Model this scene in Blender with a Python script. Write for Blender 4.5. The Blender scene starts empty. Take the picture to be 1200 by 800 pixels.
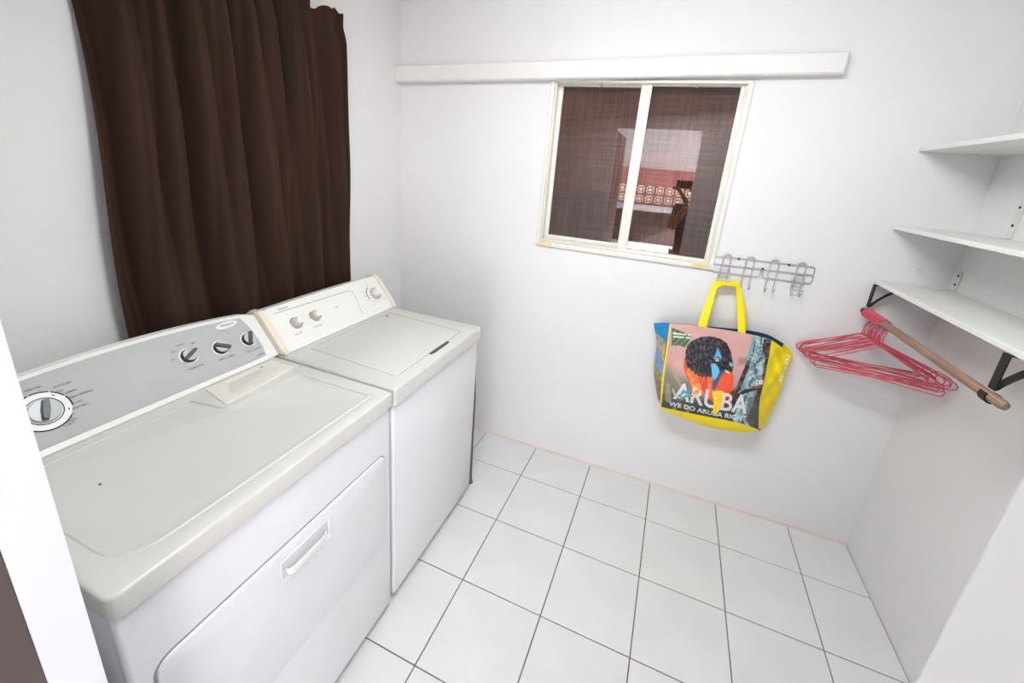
import bpy, bmesh, math, random
import numpy as np
from mathutils import Vector, Matrix

random.seed(4)
rng = np.random.default_rng(4)
SC = bpy.context.scene
COL = SC.collection
PI = math.pi

# ------------------------------------------------------------------ camera
CAM = Vector((1.4851, -2.0704, 1.5989))
cam_data = bpy.data.cameras.new('camera')
cam_data.sensor_width = 36.0
cam_data.lens = 36.0 * 483.935 / 1200.0
cam_data.shift_y = -57.78 / 1200.0
cam_data.clip_start = 0.01
cam = bpy.data.objects.new('camera', cam_data)
COL.objects.link(cam)
right = Vector((0.92908, 0.36154, 0.07808))
fwd = Vector((-0.32634, 0.90062, -0.28703))
up = Vector((-0.17409, 0.24119, 0.95474))
cam.matrix_world = Matrix(((right.x, up.x, -fwd.x, CAM.x),
                           (right.y, up.y, -fwd.y, CAM.y),
                           (right.z, up.z, -fwd.z, CAM.z),
                           (0, 0, 0, 1)))
SC.camera = cam

# ------------------------------------------------------------------ world, sun, fill light, exposure
world = bpy.data.worlds.new('sky')
SC.world = world
world.use_nodes = True
wn = world.node_tree
wn.nodes.clear()
sky = wn.nodes.new('ShaderNodeTexSky')
sky.sky_type = 'NISHITA'
sky.sun_disc = False
sky.sun_elevation = math.radians(42)
sky.sun_rotation = math.radians(45)
bg = wn.nodes.new('ShaderNodeBackground')
bg.inputs['Strength'].default_value = 1.2
wo = wn.nodes.new('ShaderNodeOutputWorld')
wn.links.new(sky.outputs[0], bg.inputs[0])
wn.links.new(bg.outputs[0], wo.inputs[0])

sun_d = bpy.data.lights.new('sun', 'SUN')
sun_d.energy = 48.0
sun_d.angle = math.radians(1.0)
sun_d.color = (1.0, 0.98, 0.95)
sun = bpy.data.objects.new('sun', sun_d)
COL.objects.link(sun)
sun.rotation_euler = Vector((-0.75, -0.42, -0.47)).to_track_quat('-Z', 'Y').to_euler()

# added area fill light under the ceiling, standing for no real fixture
fill_d = bpy.data.lights.new('added_fill_light', 'AREA')
fill_d.shape = 'RECTANGLE'
fill_d.size = 1.0
fill_d.size_y = 0.16
fill_d.energy = 20.0
fill_d.color = (0.955, 0.99, 1.0)
fill = bpy.data.objects.new('added_fill_light', fill_d)
COL.objects.link(fill)
fill.location = (1.30, -1.38, 2.335)
fill.rotation_euler = Vector((0.10, 0.36, -0.93)).to_track_quat('-Z', 'Y').to_euler()

SC.view_settings.view_transform = 'Standard'
SC.view_settings.look = 'None'
SC.view_settings.gamma = 1.0
SC.view_settings.use_curve_mapping = False
SC.view_settings.exposure = 0.33


# ------------------------------------------------------------------ materials
def srgb(r, g, b):
    def f(c):
        c /= 255.0
        return c / 12.92 if c <= 0.04045 else ((c + 0.055) / 1.055) ** 2.4
    return (f(r), f(g), f(b), 1.0)


def mat(name, col, rough=0.5, spec=0.5, metal=0.0, noise=0.0, nscale=8.0, bump=0.0, bscale=60.0,
        stretch=(1, 1, 1), coat=0.0, attr=None):
    m = bpy.data.materials.new(name)
    m.use_nodes = True
    nt = m.node_tree
    b = nt.nodes['Principled BSDF']
    b.inputs['Base Color'].default_value = col
    b.inputs['Roughness'].default_value = rough
    b.inputs['Specular IOR Level'].default_value = spec
    b.inputs['Metallic'].default_value = metal
    b.inputs['Coat Weight'].default_value = coat
    tc = nt.nodes.new('ShaderNodeTexCoord')
    mp = nt.nodes.new('ShaderNodeMapping')
    mp.inputs['Scale'].default_value = stretch
    nt.links.new(tc.outputs['Object'], mp.inputs['Vector'])
    if attr:
        a = nt.nodes.new('ShaderNodeAttribute')
        a.attribute_name = attr
        nt.links.new(a.outputs['Color'], b.inputs['Base Color'])
    elif noise > 0:
        n = nt.nodes.new('ShaderNodeTexNoise')
        n.inputs['Scale'].default_value = nscale
        n.inputs['Detail'].default_value = 5
        nt.links.new(mp.outputs[0], n.inputs['Vector'])
        r = nt.nodes.new('ShaderNodeValToRGB')
        c = np.array(col[:3])
        r.color_ramp.elements[0].position = 0.3
        r.color_ramp.elements[1].position = 0.7
        r.color_ramp.elements[0].color = (*np.clip(c * (1 - noise), 0, 1), 1)
        r.color_ramp.elements[1].color = (*np.clip(c * (1 + noise), 0, 1), 1)
        nt.links.new(n.outputs['Fac'], r.inputs['Fac'])
        nt.links.new(r.outputs['Color'], b.inputs['Base Color'])
    if bump > 0:
        n2 = nt.nodes.new('ShaderNodeTexNoise')
        n2.inputs['Scale'].default_value = bscale
        n2.inputs['Detail'].default_value = 4
        nt.links.new(mp.outputs[0], n2.inputs['Vector'])
        bp = nt.nodes.new('ShaderNodeBump')
        bp.inputs['Strength'].default_value = bump
        bp.inputs['Distance'].default_value = 0.01
        nt.links.new(n2.outputs['Fac'], bp.inputs['Height'])
        nt.links.new(bp.outputs[0], b.inputs['Normal'])
    return m


M = {}
M['wall'] = mat('white_wall_paint', srgb(233, 231, 230), 0.62, 0.3, noise=0.018, nscale=2.2, bump=0.16, bscale=14)
M['ceiling'] = mat('ceiling_paint', srgb(235, 234, 232), 0.8, 0.2)
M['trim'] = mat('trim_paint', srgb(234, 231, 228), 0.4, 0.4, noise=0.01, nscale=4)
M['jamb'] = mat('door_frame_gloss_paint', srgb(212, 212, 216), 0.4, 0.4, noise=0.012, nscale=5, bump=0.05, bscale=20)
M['tile'] = mat('white_glazed_tile', srgb(226, 225, 224), 0.24, 0.45, noise=0.03, nscale=5.0, bump=0.02, bscale=8)
M['grout'] = mat('dark_grout', srgb(118, 110, 100), 0.9, 0.1, noise=0.25, nscale=12)
M['enamel'] = mat('white_enamel', srgb(230, 230, 232), 0.28, 0.45)
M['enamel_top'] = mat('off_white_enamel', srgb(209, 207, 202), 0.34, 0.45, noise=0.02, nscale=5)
M['cream'] = mat('cream_plastic', srgb(232, 222, 206), 0.4, 0.4)
M['panel_white'] = mat('white_panel', srgb(236, 235, 230), 0.35, 0.4)
M['panel_grey'] = mat('silver_grey_panel', srgb(186, 186, 186), 0.6, 0.45, noise=0.02, nscale=30)
M['plastic_white'] = mat('white_plastic', srgb(236, 234, 230), 0.35, 0.45)
M['knob_cream'] = mat('grey_cream_knob', srgb(196, 190, 178), 0.4, 0.4)
M['silver'] = mat('silver_plastic', srgb(196, 197, 198), 0.3, 0.5)
M['dark'] = mat('dark_grey_plastic', srgb(84, 86, 88), 0.4, 0.5)
M['charcoal'] = mat('charcoal_plastic', srgb(40, 40, 42), 0.4, 0.5)
M['ink'] = mat('grey_print', srgb(96, 96, 98), 0.6, 0.2)
M['ink_dark'] = mat('black_print', srgb(28, 28, 30), 0.6, 0.2)
M['base_metal'] = mat('dark_base_metal', srgb(70, 70, 72), 0.7, 0.2)  # dark metal of the leveling feet
M['curtain'] = mat('dark_brown_cloth', srgb(60, 42, 35), 0.95, 0.12, noise=0.14, nscale=7, bump=0.25, bscale=260, stretch=(1, 1, 0.3))
M['rod_steel'] = mat('curtain_rod_steel', srgb(190, 186, 180), 0.4, 0.5, metal=0.5)
M['frame'] = mat('window_frame_paint', srgb(232, 229, 221), 0.42, 0.4, noise=0.015, nscale=6)
M['sticker'] = mat('yellowed_tape', srgb(235, 214, 160), 0.6, 0.2, noise=0.08, nscale=30)
M['wire'] = mat('grey_coated_wire', srgb(182, 178, 178), 0.4, 0.5, metal=0.2)
M['screw'] = mat('dark_screw', srgb(30, 28, 28), 0.5, 0.4)
M['pink'] = mat('coral_pink_plastic', srgb(210, 86, 102), 0.42, 0.4)
M['shelf'] = mat('white_melamine', srgb(232, 232, 228), 0.45, 0.35)
M['black_iron'] = mat('black_iron', srgb(30, 30, 31), 0.5, 0.4)
M['white_metal'] = mat('white_painted_metal', srgb(225, 224, 220), 0.4, 0.4)
M['hose'] = mat('grey_rubber_hose', srgb(104, 104, 106), 0.6, 0.3)
M['print'] = mat('bag_print', (1, 1, 1, 1), 0.45, 0.35, attr='print', bump=0.05, bscale=30)
M['yellow'] = mat('yellow_woven_plastic', srgb(252, 226, 20), 0.42, 0.4, noise=0.02, nscale=20, bump=0.10, bscale=30)
M['navy'] = mat('bag_rim_print', srgb(40, 74, 104), 0.5, 0.3)
M['pink_wall'] = mat('salmon_wall_paint', srgb(216, 150, 144), 0.8, 0.2, noise=0.05, nscale=5)
M['porch_white'] = mat('porch_white_paint', srgb(238, 236, 234), 0.6, 0.3)
M['porch_floor'] = mat('porch_floor_tile', srgb(214, 220, 230), 0.5, 0.3, noise=0.03, nscale=4)
M['brown_door'] = mat('taupe_door_paint', srgb(86, 74, 72), 0.5, 0.4, noise=0.06, nscale=6)
M['skin'] = mat('skin', srgb(150, 104, 84), 0.5, 0.4)
M['hair'] = mat('dark_hair', srgb(30, 22, 20), 0.6, 0.3)
M['shirt'] = mat('brown_shirt', srgb(92, 70, 62), 0.9, 0.1, noise=0.1, nscale=20)
M['trousers'] = mat('light_trousers', srgb(212, 206, 204), 0.9, 0.1)
M['phone'] = mat('dark_phone_case', srgb(52, 34, 32), 0.4, 0.5)
M['lens'] = mat('lens_glass', srgb(12, 12, 14), 0.1, 0.6)


def wood_mat():
    m = bpy.data.materials.new('bare_wood_dowel')
    m.use_nodes = True
    nt = m.node_tree
    b = nt.nodes['Principled BSDF']
    b.inputs['Roughness'].default_value = 0.6
    tc = nt.nodes.new('ShaderNodeTexCoord')
    mp = nt.nodes.new('ShaderNodeMapping')
    mp.inputs['Scale'].default_value = (60, 3, 60)
    n = nt.nodes.new('ShaderNodeTexNoise')
    n.inputs['Scale'].default_value = 2.5
    n.inputs['Detail'].default_value = 6
    r = nt.nodes.new('ShaderNodeValToRGB')
    r.color_ramp.elements[0].position = 0.25
    r.color_ramp.elements[1].position = 0.75
    r.color_ramp.elements[0].color = srgb(128, 98, 82)
    r.color_ramp.elements[1].color = srgb(170, 136, 116)
    nt.links.new(tc.outputs['Object'], mp.inputs[0])
    nt.links.new(mp.outputs[0], n.inputs['Vector'])
    nt.links.new(n.outputs['Fac'], r.inputs[0])
    nt.links.new(r.outputs[0], b.inputs['Base Color'])
    return m


M['wood'] = wood_mat()


def glass_mat():
    # coated window pane: part mirror by Fresnel, else clear
    m = bpy.data.materials.new('window_glass')
    m.use_nodes = True
    nt = m.node_tree
    nt.nodes.clear()
    out = nt.nodes.new('ShaderNodeOutputMaterial')
    mix = nt.nodes.new('ShaderNodeMixShader')
    fr = nt.nodes.new('ShaderNodeFresnel')
    fr.inputs['IOR'].default_value = 1.95
    tr = nt.nodes.new('ShaderNodeBsdfTransparent')
    tr.inputs[0].default_value = (0.93, 0.93, 0.92, 1)
    gl = nt.nodes.new('ShaderNodeBsdfGlossy')
    gl.inputs['Roughness'].default_value = 0.0
    gl.inputs[0].default_value = (1.0, 0.90, 0.87, 1)
    nt.links.new(fr.outputs[0], mix.inputs[0])
    nt.links.new(tr.outputs[0], mix.inputs[1])
    nt.links.new(gl.outputs[0], mix.inputs[2])
    nt.links.new(mix.outputs[0], out.inputs[0])
    return m


M['glass'] = glass_mat()


def screen_mat():
    # brown woven cloth hung behind the panes: warp and weft threads
    m = mat('brown_woven_screen', srgb(84, 62, 56), 0.9, 0.1)
    nt = m.node_tree
    b = nt.nodes['Principled BSDF']
    tc = nt.nodes.new('ShaderNodeTexCoord')
    mul = nt.nodes.new('ShaderNodeMath')
    mul.operation = 'ADD'
    for k, sc_ in enumerate(((130, 1, 4), (4, 1, 190))):
        mp = nt.nodes.new('ShaderNodeMapping')
        mp.inputs['Scale'].default_value = sc_
        n = nt.nodes.new('ShaderNodeTexNoise')
        n.inputs['Scale'].default_value = 1.0
        n.inputs['Detail'].default_value = 3
        nt.links.new(tc.outputs['Object'], mp.inputs[0])
        nt.links.new(mp.outputs[0], n.inputs['Vector'])
        nt.links.new(n.outputs['Fac'], mul.inputs[k])
    half = nt.nodes.new('ShaderNodeMath')
    half.operation = 'MULTIPLY'
    half.inputs[1].default_value = 0.5
    nt.links.new(mul.outputs[0], half.inputs[0])
    mul = half
    r = nt.nodes.new('ShaderNodeValToRGB')
    r.color_ramp.elements[0].position = 0.38
    r.color_ramp.elements[1].position = 0.62
    r.color_ramp.elements[0].color = srgb(62, 32, 28)
    r.color_ramp.elements[1].color = srgb(132, 92, 76)
    nt.links.new(mul.outputs[0], r.inputs[0])
    nt.links.new(r.outputs[0], b.inputs['Base Color'])
    return m


M['screen'] = screen_mat()


# ------------------------------------------------------------------ mesh helpers
def add_box(bm, lo, hi, bev=0.0, seg=2, mtx=None):
    res = bmesh.ops.create_cube(bm, size=1.0)
    vs = res['verts']
    c = [(a + b) / 2 for a, b in zip(lo, hi)]
    s = [b - a for a, b in zip(lo, hi)]
    for v in vs:
        v.co = Vector((c[0] + v.co.x * s[0], c[1] + v.co.y * s[1], c[2] + v.co.z * s[2]))
    if bev > 0:
        es = list({e for v in vs for e in v.link_edges})
        r = bmesh.ops.bevel(bm, geom=es + vs, offset=bev, segments=seg, profile=0.5, affect='EDGES')
        vs = list({v for f in r['faces'] for v in f.verts} | {v for v in vs if v.is_valid})
    if mtx is not None:
        bmesh.ops.transform(bm, matrix=mtx, verts=vs)
    return vs


def add_tube(bm, pts, r, n=8, closed=False):
    pts = [Vector(p) for p in pts]
    N = len(pts)
    rings = []
    up_ref = None
    for i, p in enumerate(pts):
        if closed:
            t = pts[(i + 1) % N] - pts[i - 1]
        else:
            t = pts[min(i + 1, N - 1)] - pts[max(i - 1, 0)]
        t.normalize()
        if up_ref is None:
            a = Vector((0, 0, 1)) if abs(t.z) < 0.9 else Vector((1, 0, 0))
            u = t.cross(a).normalized()
        else:
            u = (up_ref - t * up_ref.dot(t)).normalized()
        up_ref = u
        w = t.cross(u)
        rr = r[i] if isinstance(r, (list, tuple)) else r
        rings.append([bm.verts.new(p + (u * math.cos(2 * PI * k / n) + w * math.sin(2 * PI * k / n)) * rr) for k in range(n)])
    m = N if closed else N - 1
    for i in range(m):
        a, b = rings[i], rings[(i + 1) % N]
        for k in range(n):
            bm.faces.new((a[k], a[(k + 1) % n], b[(k + 1) % n], b[k]))
    if not closed:
        bm.faces.new(rings[0][::-1])
        bm.faces.new(rings[-1])


def add_lathe(bm, prof, origin, axis, n=24):
    """prof: (radius, height) along axis; caps when radius > 0 at the ends"""
    o = Vector(origin)
    a = Vector(axis).normalized()
    h = Vector((0, 1, 0)) if abs(a.y) < 0.9 else Vector((1, 0, 0))
    u = a.cross(h).normalized()
    w = a.cross(u)
    rings = []
    for r, z in prof:
        r = max(r, 1e-5)
        rings.append([bm.verts.new(o + a * z + (u * math.cos(2 * PI * k / n) + w * math.sin(2 * PI * k / n)) * r) for k in range(n)])
    for p, q in zip(rings[:-1], rings[1:]):
        for k in range(n):
            bm.faces.new((p[k], p[(k + 1) % n], q[(k + 1) % n], q[k]))
    bm.faces.new(rings[0][::-1])
    bm.faces.new(rings[-1])


def add_prism(bm, bottom, top):
    a = [bm.verts.new(p) for p in bottom]
    b = [bm.verts.new(p) for p in top]
    n = len(a)
    bm.faces.new(a[::-1])
    bm.faces.new(b)
    for i in range(n):
        bm.faces.new((a[i], a[(i + 1) % n], b[(i + 1) % n], b[i]))


def round_poly(pts, r, seg=5):
    """2D polygon with rounded corners; r is a number or one per corner"""
    out = []
    n = len(pts)
    for i in range(n):
        p0, p1, p2 = (Vector(pts[i - 1]), Vector(pts[i]), Vector(pts[(i + 1) % n]))
        rr = r[i] if isinstance(r, (list, tuple)) else r
        if rr <= 1e-6:
            out.append(tuple(p1))
            continue
        d0 = (p0 - p1).normalized()
        d2 = (p2 - p1).normalized()
        ang = d0.angle(d2)
        t = min(rr / math.tan(ang / 2), 0.48 * (p0 - p1).length, 0.48 * (p2 - p1).length)
        a = p1 + d0 * t
        b = p1 + d2 * t
        for k in range(seg + 1):
            s = k / seg
            q = a * (1 - s) ** 2 + p1 * 2 * s * (1 - s) + b * s ** 2
            out.append((q.x, q.y))
    return out


def inset_poly(pts, d):
    """shrink a convex-ish CCW polygon by d"""
    n = len(pts)
    out = []
    for i in range(n):
        p0, p1, p2 = Vector(pts[i - 1]), Vector(pts[i]), Vector(pts[(i + 1) % n])
        e0 = (p1 - p0)
        e1 = (p2 - p1)
        n0 = Vector((-e0.y, e0.x)).normalized()
        n1 = Vector((-e1.y, e1.x)).normalized()
        m = (n0 + n1)
        if m.length < 1e-6:
            m = n0
        m.normalize()
        k = d / max(0.35, m.dot(n0))
        q = p1 + m * k
        out.append((q.x, q.y))
    return out


def fill_ring(bm, outer, inner):
    edges = []
    for loop in (outer, inner):
        for i in range(len(loop)):
            a, b = loop[i], loop[(i + 1) % len(loop)]
            e = bm.edges.get((a, b)) or bm.edges.new((a, b))
            edges.append(e)
    bmesh.ops.triangle_fill(bm, use_beauty=True, use_dissolve=False, edges=edges)


def add_recess_plate(bm, outer, inner, fn, thick, depth, slope=0.004, edge=0.004, floor=True, inner_bot=None):
    """plate lying in 2D; fn(u, v, h) -> 3D.  Outer edge rounded off by `edge`, inner region sunk by `depth`."""
    o_top = [bm.verts.new(fn(u, v, 0)) for u, v in inset_poly(outer, edge)]
    o_mid1 = [bm.verts.new(fn(u, v, -edge * 0.3)) for u, v in inset_poly(outer, edge * 0.3)]
    o_mid = [bm.verts.new(fn(u, v, -edge)) for u, v in outer]
    o_bot = [bm.verts.new(fn(u, v, -thick)) for u, v in outer]
    n = len(outer)
    for A, B in ((o_top, o_mid1), (o_mid1, o_mid), (o_mid, o_bot)):
        for i in range(n):
            bm.faces.new((A[i], B[i], B[(i + 1) % n], A[(i + 1) % n]))
    bm.faces.new(o_bot[::-1])
    if inner is None:
        bm.faces.new(o_top)
        return
    i_top = [bm.verts.new(fn(u, v, 0)) for u, v in inner]
    i_bot = [bm.verts.new(fn(u, v, -depth)) for u, v in (inner_bot or inset_poly(inner, slope))]
    k = len(inner)
    for i in range(k):
        bm.faces.new((i_top[i], i_top[(i + 1) % k], i_bot[(i + 1) % k], i_bot[i]))
    if floor:
        bm.faces.new(i_bot)
    fill_ring(bm, o_top, i_top)


def finish(bm, name, material, parent=None, sharp=38, smooth=True):
    bmesh.ops.remove_doubles(bm, verts=bm.verts, dist=1e-6)
    bmesh.ops.recalc_face_normals(bm, faces=bm.faces)
    if smooth:
        lim = math.radians(sharp)
        for e in bm.edges:
            if len(e.link_faces) == 2:
                e.smooth = e.calc_face_angle(0) < lim
            else:
                e.smooth = False
        for f in bm.faces:
            f.smooth = True
    me = bpy.data.meshes.new(name)
    bm.to_mesh(me)
    bm.free()
    if material is not None:
        me.materials.append(material)
    o = bpy.data.objects.new(name, me)
    COL.objects.link(o)
    if parent is not None:
        adopt(o, parent)
    return o


def world_loc(o):
    p = Vector(o.location)
    m = o.matrix_basis.copy()
    q = o.parent
    while q is not None:
        m = q.matrix_basis @ o.matrix_parent_inverse @ m if q is o.parent else q.matrix_basis @ m
        q = q.parent
    return m


def adopt(o, parent):
    o.parent = parent
    o.matrix_parent_inverse = world_loc(parent).inverted()


def nb():
    return bmesh.new()


def tag(o, label, cat, group=None):
    o['label'] = label
    o['category'] = cat
    if group:
        o['group'] = group
    return o


def thing(name, label, cat, loc, group=None):
    e = bpy.data.objects.new(name, None)
    e.empty_display_size = 0.05
    e.location = loc
    COL.objects.link(e)
    return tag(e, label, cat, group)


def struct(o):
    o['kind'] = 'structure'
    return o


def box_obj(name, lo, hi, material, parent=None, bev=0.0, seg=2):
    bm = nb()
    add_box(bm, lo, hi, bev, seg)
    return finish(bm, name, material, parent)


def text_geom(s, size, bold=False):
    c = bpy.data.curves.new('lettering', 'FONT')
    c.body = s
    c.size = size
    c.align_x = 'CENTER'
    c.align_y = 'CENTER'
    c.resolution_u = 3
    if bold:
        c.offset = size * 0.018
    o = bpy.data.objects.new('lettering', c)
    COL.objects.link(o)
    dg = bpy.context.evaluated_depsgraph_get()
    dg.update()
    ev = o.evaluated_get(dg)
    me = ev.to_mesh()
    me.calc_loop_triangles()
    vs = [tuple(v.co) for v in me.vertices]
    ts = [tuple(t.vertices) for t in me.loop_triangles]
    ev.to_mesh_clear()
    bpy.data.objects.remove(o)
    bpy.data.curves.remove(c)
    return vs, ts


def add_text(bm, s, size, org, ux, uy, off=0.0006, width=None, rot=0.0):
    vs, ts = text_geom(s, size)
    ux, uy, org = Vector(ux), Vector(uy), Vector(org)
    n = ux.cross(uy).normalized()
    xs = [v[0] for v in vs]
    k = 1.0
    if width:
        k = width / max(1e-6, max(xs) - min(xs))
    bv = []
    cr, sr = math.cos(rot), math.sin(rot)
    for x, y, _ in vs:
        x *= k
        bv.append(bm.verts.new(org + ux * (x * cr - y * sr) + uy * (x * sr + y * cr) + n * off))
    for t in ts:
        try:
            bm.faces.new([bv[i] for i in t])
        except ValueError:
            pass


# ------------------------------------------------------------------ room shell
RW, RF, RH = 2.538, -1.895, 2.372        # right wall, front wall (inner faces), ceiling
DX0, DX1, DH = 0.896, 1.614, 2.02        # doorway

struct(box_obj('wall_left', (-0.12, -1.94, -0.02), (0, 0.12, RH + 0.05), M['wall']))
struct(box_obj('wall_right', (RW, -1.94, -0.02), (RW + 0.12, 0.12, RH + 0.05), M['wall']))
struct(box_obj('ceiling', (-0.12, -1.94, RH), (RW + 0.12, 0.12, RH + 0.08), M['ceiling']))


def wall_with_hole(name, x0, x1, z0, z1, hx0, hx1, hz0, hz1, y0, y1, m):
    bm = nb()
    xs = sorted({x0, hx0, hx1, x1})
    zs = sorted({z0, hz0, hz1, z1})
    for i in range(len(xs) - 1):
        for k in range(len(zs) - 1):
            cx, cz = (xs[i] + xs[i + 1]) / 2, (zs[k] + zs[k + 1]) / 2
            if hx0 < cx < hx1 and hz0 < cz < hz1:
                continue
            add_box(bm, (xs[i], y0, zs[k]), (xs[i + 1], y1, zs[k + 1]))
    bmesh.ops.remove_doubles(bm, verts=bm.verts, dist=1e-5)
    # drop the inner faces shared by neighbouring blocks
    seen = {}
    for f in bm.faces:
        key = tuple(sorted(v.index for v in f.verts))
    bm.verts.index_update()
    for f in list(bm.faces):
        key = tuple(sorted(v.index for v in f.verts))
        seen.setdefault(key, []).append(f)
    dead = [f for fs in seen.values() if len(fs) > 1 for f in fs]
    bmesh.ops.delete(bm, geom=dead, context='FACES')
    return struct(finish(bm, name, m, smooth=False))


WX0, WX1, WZ0, WZ1 = 0.852, 1.700, 1.230, 2.012      # window opening
wall_with_hole('wall_back', -0.0, RW, -0.02, RH, WX0, WX1, WZ0, WZ1, 0.0, 0.12, M['wall'])
wall_with_hole('wall_front', -0.0, RW, -0.02, RH, DX0 - 0.0, DX1, -0.03, DH, -1.94, RF, M['jamb'])

# thin overlay on the right jamb, paler to put skylight brightness in its colour
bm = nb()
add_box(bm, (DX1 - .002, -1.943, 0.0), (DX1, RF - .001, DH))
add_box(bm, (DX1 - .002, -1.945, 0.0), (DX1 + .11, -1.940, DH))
struct(finish(bm, 'trim_jamb_skylit', M['trim']))

# floor: grout bed with each tile laid on it
floor = struct(box_obj('floor', (-0.0, -1.94, -0.06), (RW, 0.0, -0.004), M['grout']))
TS, TJ = 0.33, 0.0042
AL = -0.0138
ca, sa = math.cos(AL), math.sin(AL)
T0 = (0.9678, -0.2622)


def tpt(u, v):
    return (T0[0] + ca * u - sa * v, T0[1] + sa * u + ca * v)


def clip_poly(poly, x0, x1, y0, y1):
    def cut(ps, f):
        out = []
        for i in range(len(ps)):
            a, b = ps[i - 1], ps[i]
            fa, fb = f(a), f(b)
            if (fa >= 0) != (fb >= 0):
                t = fa / (fa - fb)
                out.append((a[0] + t * (b[0] - a[0]), a[1] + t * (b[1] - a[1])))
            if fb >= 0:
                out.append(b)
        return out
    for f in (lambda p: p[0] - x0, lambda p: x1 - p[0], lambda p: p[1] - y0, lambda p: y1 - p[1]):
        poly = cut(poly, f)
        if not poly:
            return []
    return poly


def tile_mesh(poly):
    bm = nb()
    b = 0.0012
    add_recess_plate(bm, poly, None, lambda u, v, h: (u, v, h), 0.0042, 0, edge=b)
    bmesh.ops.recalc_face_normals(bm, faces=bm.faces)
    me = bpy.data.meshes.new('tile')
    bm.to_mesh(me)
    bm.free()
    me.materials.append(M['tile'])
    return me


hs = (TS - TJ) / 2
full_tile = tile_mesh([(-hs, -hs), (hs, -hs), (hs, hs), (-hs, hs)])
for i in range(-4, 6):
    for j in range(-6, 2):
        cx, cy = (i + 0.5) * TS, (j + 0.5) * TS
        corners = [tpt(cx + sx * hs, cy + sy * hs) for sx, sy in ((-1, -1), (1, -1), (1, 1), (-1, 1))]
        poly = clip_poly(corners, 0.002, RW - 0.003, RF - 0.04, -0.003)
        if len(poly) < 3:
            continue
        area = abs(sum(poly[k - 1][0] * poly[k][1] - poly[k][0] * poly[k - 1][1] for k in range(len(poly)))) / 2
        if area < 0.0006:
            continue
        if area > (2 * hs) ** 2 * 0.9999:
            o = bpy.data.objects.new('tile', full_tile)
            c = tpt(cx, cy)
            o.location = (c[0], c[1], 0)
            o.rotation_euler = (random.uniform(-.0012, .0012), random.uniform(-.0012, .0012), AL)
        else:
            c = poly
            o = bpy.data.objects.new('tile', tile_mesh(poly))
        COL.objects.link(o)
        adopt(o, floor)

# long boxed trim above the window (slightly out of level, dying into the wall at its right end)
bm = nb()
prof = []
for x, d in ((0.001, 0.05), (1.0, 0.05), (1.86, 0.050), (1.985, 0.048), (1.992, 0.042)):
    zb, zt = 1.988 + 0.0215 * x, 2.066 + 0.0205 * x
    r = 0.006
    prof.append([(x, 0.0, zb), (x, -d + r, zb), (x, -d, zb + r), (x, -d, zt - r), (x, -d + r, zt), (x, 0.0, zt)] if d > 0.01
                else [(x, 0.0, zb), (x, -d * .6, zb), (x, -d, zb + r), (x, -d, zt - r), (x, -d * .6, zt), (x, 0.0, zt)])
rows = [[bm.verts.new(p) for p in pr_] for pr_ in prof]
for a, b in zip(rows[:-1], rows[1:]):
    for k in range(6):
        bm.faces.new((a[k], a[(k + 1) % 6], b[(k + 1) % 6], b[k]))
bm.faces.new(rows[0][::-1])
bm.faces.new(rows[-1])
struct(finish(bm, 'trim_1', M['trim']))

# rounded plaster fillet where back wall meets floor
bm = nb()
add_prism(bm, [(0.0, 0, 0.0), (0.0, -0.006, 0.0), (0.0, 0, 0.012)], [(RW, 0, 0.0), (RW, -0.006, 0.0), (RW, 0, 0.012)])
struct(finish(bm, 'baseboard_back', mat('plaster_edge', srgb(222, 206, 194), 0.8, 0.2, noise=0.05, nscale=9)))

# ------------------------------------------------------------------ window
win = bpy.data.objects.new('window_1', None)
win.location = (1.275, 0, WZ0)
COL.objects.link(win)
struct(win)
bm = nb()   # casing
fo = [(WX0 - 0.004, WZ0 - 0.004), (WX1 + 0.004, WZ0 - 0.004), (WX1 + 0.004, WZ1), (WX0 - 0.004, WZ1)]


def bar(bm, x0, x1, z0, z1, y0, y1, b=0.002):
    add_box(bm, (x0, y0, z0), (x1, y1, z1), b)


bar(bm, WX0 - .004, WX0 + .016, WZ0 - .004, WZ1, -0.012, 0.075)
bar(bm, WX1 - .016, WX1 + .004, WZ0 - .004, WZ1, -0.012, 0.075)
bar(bm, WX0 - .004, WX1 + .004, WZ0 - .006, WZ0 + .018, -0.014, 0.075)
bar(bm, WX0 - .004, WX1 + .004, WZ1 - .012, WZ1, -0.010, 0.075)
# tracks
bar(bm, WX0 + .016, WX0 + .022, WZ0 + .018, WZ1 - .012, 0.004, 0.070, .001)
bar(bm, WX1 - .022, WX1 - .016, WZ0 + .018, WZ1 - .012, 0.004, 0.070, .001)
bar(bm, WX0 + .016, WX1 - .016, WZ0 + .018, WZ0 + .026, 0.012, 0.018, .001)
bar(bm, WX0 + .016, WX1 - .016, WZ0 + .018, WZ0 + .026, 0.038, 0.044, .001)
finish(bm, 'window_frame', M['frame'], win)


def sash(x0, x1, y0, y1, l, r, bt):
    z0, z1 = WZ0 + 0.020, WZ1 - 0.012
    bm = nb()
    bar(bm, x0, x0 + l, z0, z1, y0, y1)
    bar(bm, x1 - r, x1, z0, z1, y0, y1)
    bar(bm, x0 + l, x1 - r, z0, z0 + bt, y0, y1)
    bar(bm, x0 + l, x1 - r, z1 - 0.006, z1, y0, y1)
    s = finish(bm, 'sash', M['frame'], win)
    ym = (y0 + y1) / 2
    g = box_obj('pane', (x0 + l - .003, ym - .0015, z0 + bt - .003), (x1 - r + .003, ym + .0015, z1 - .003), M['glass'], s)
    return s


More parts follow.
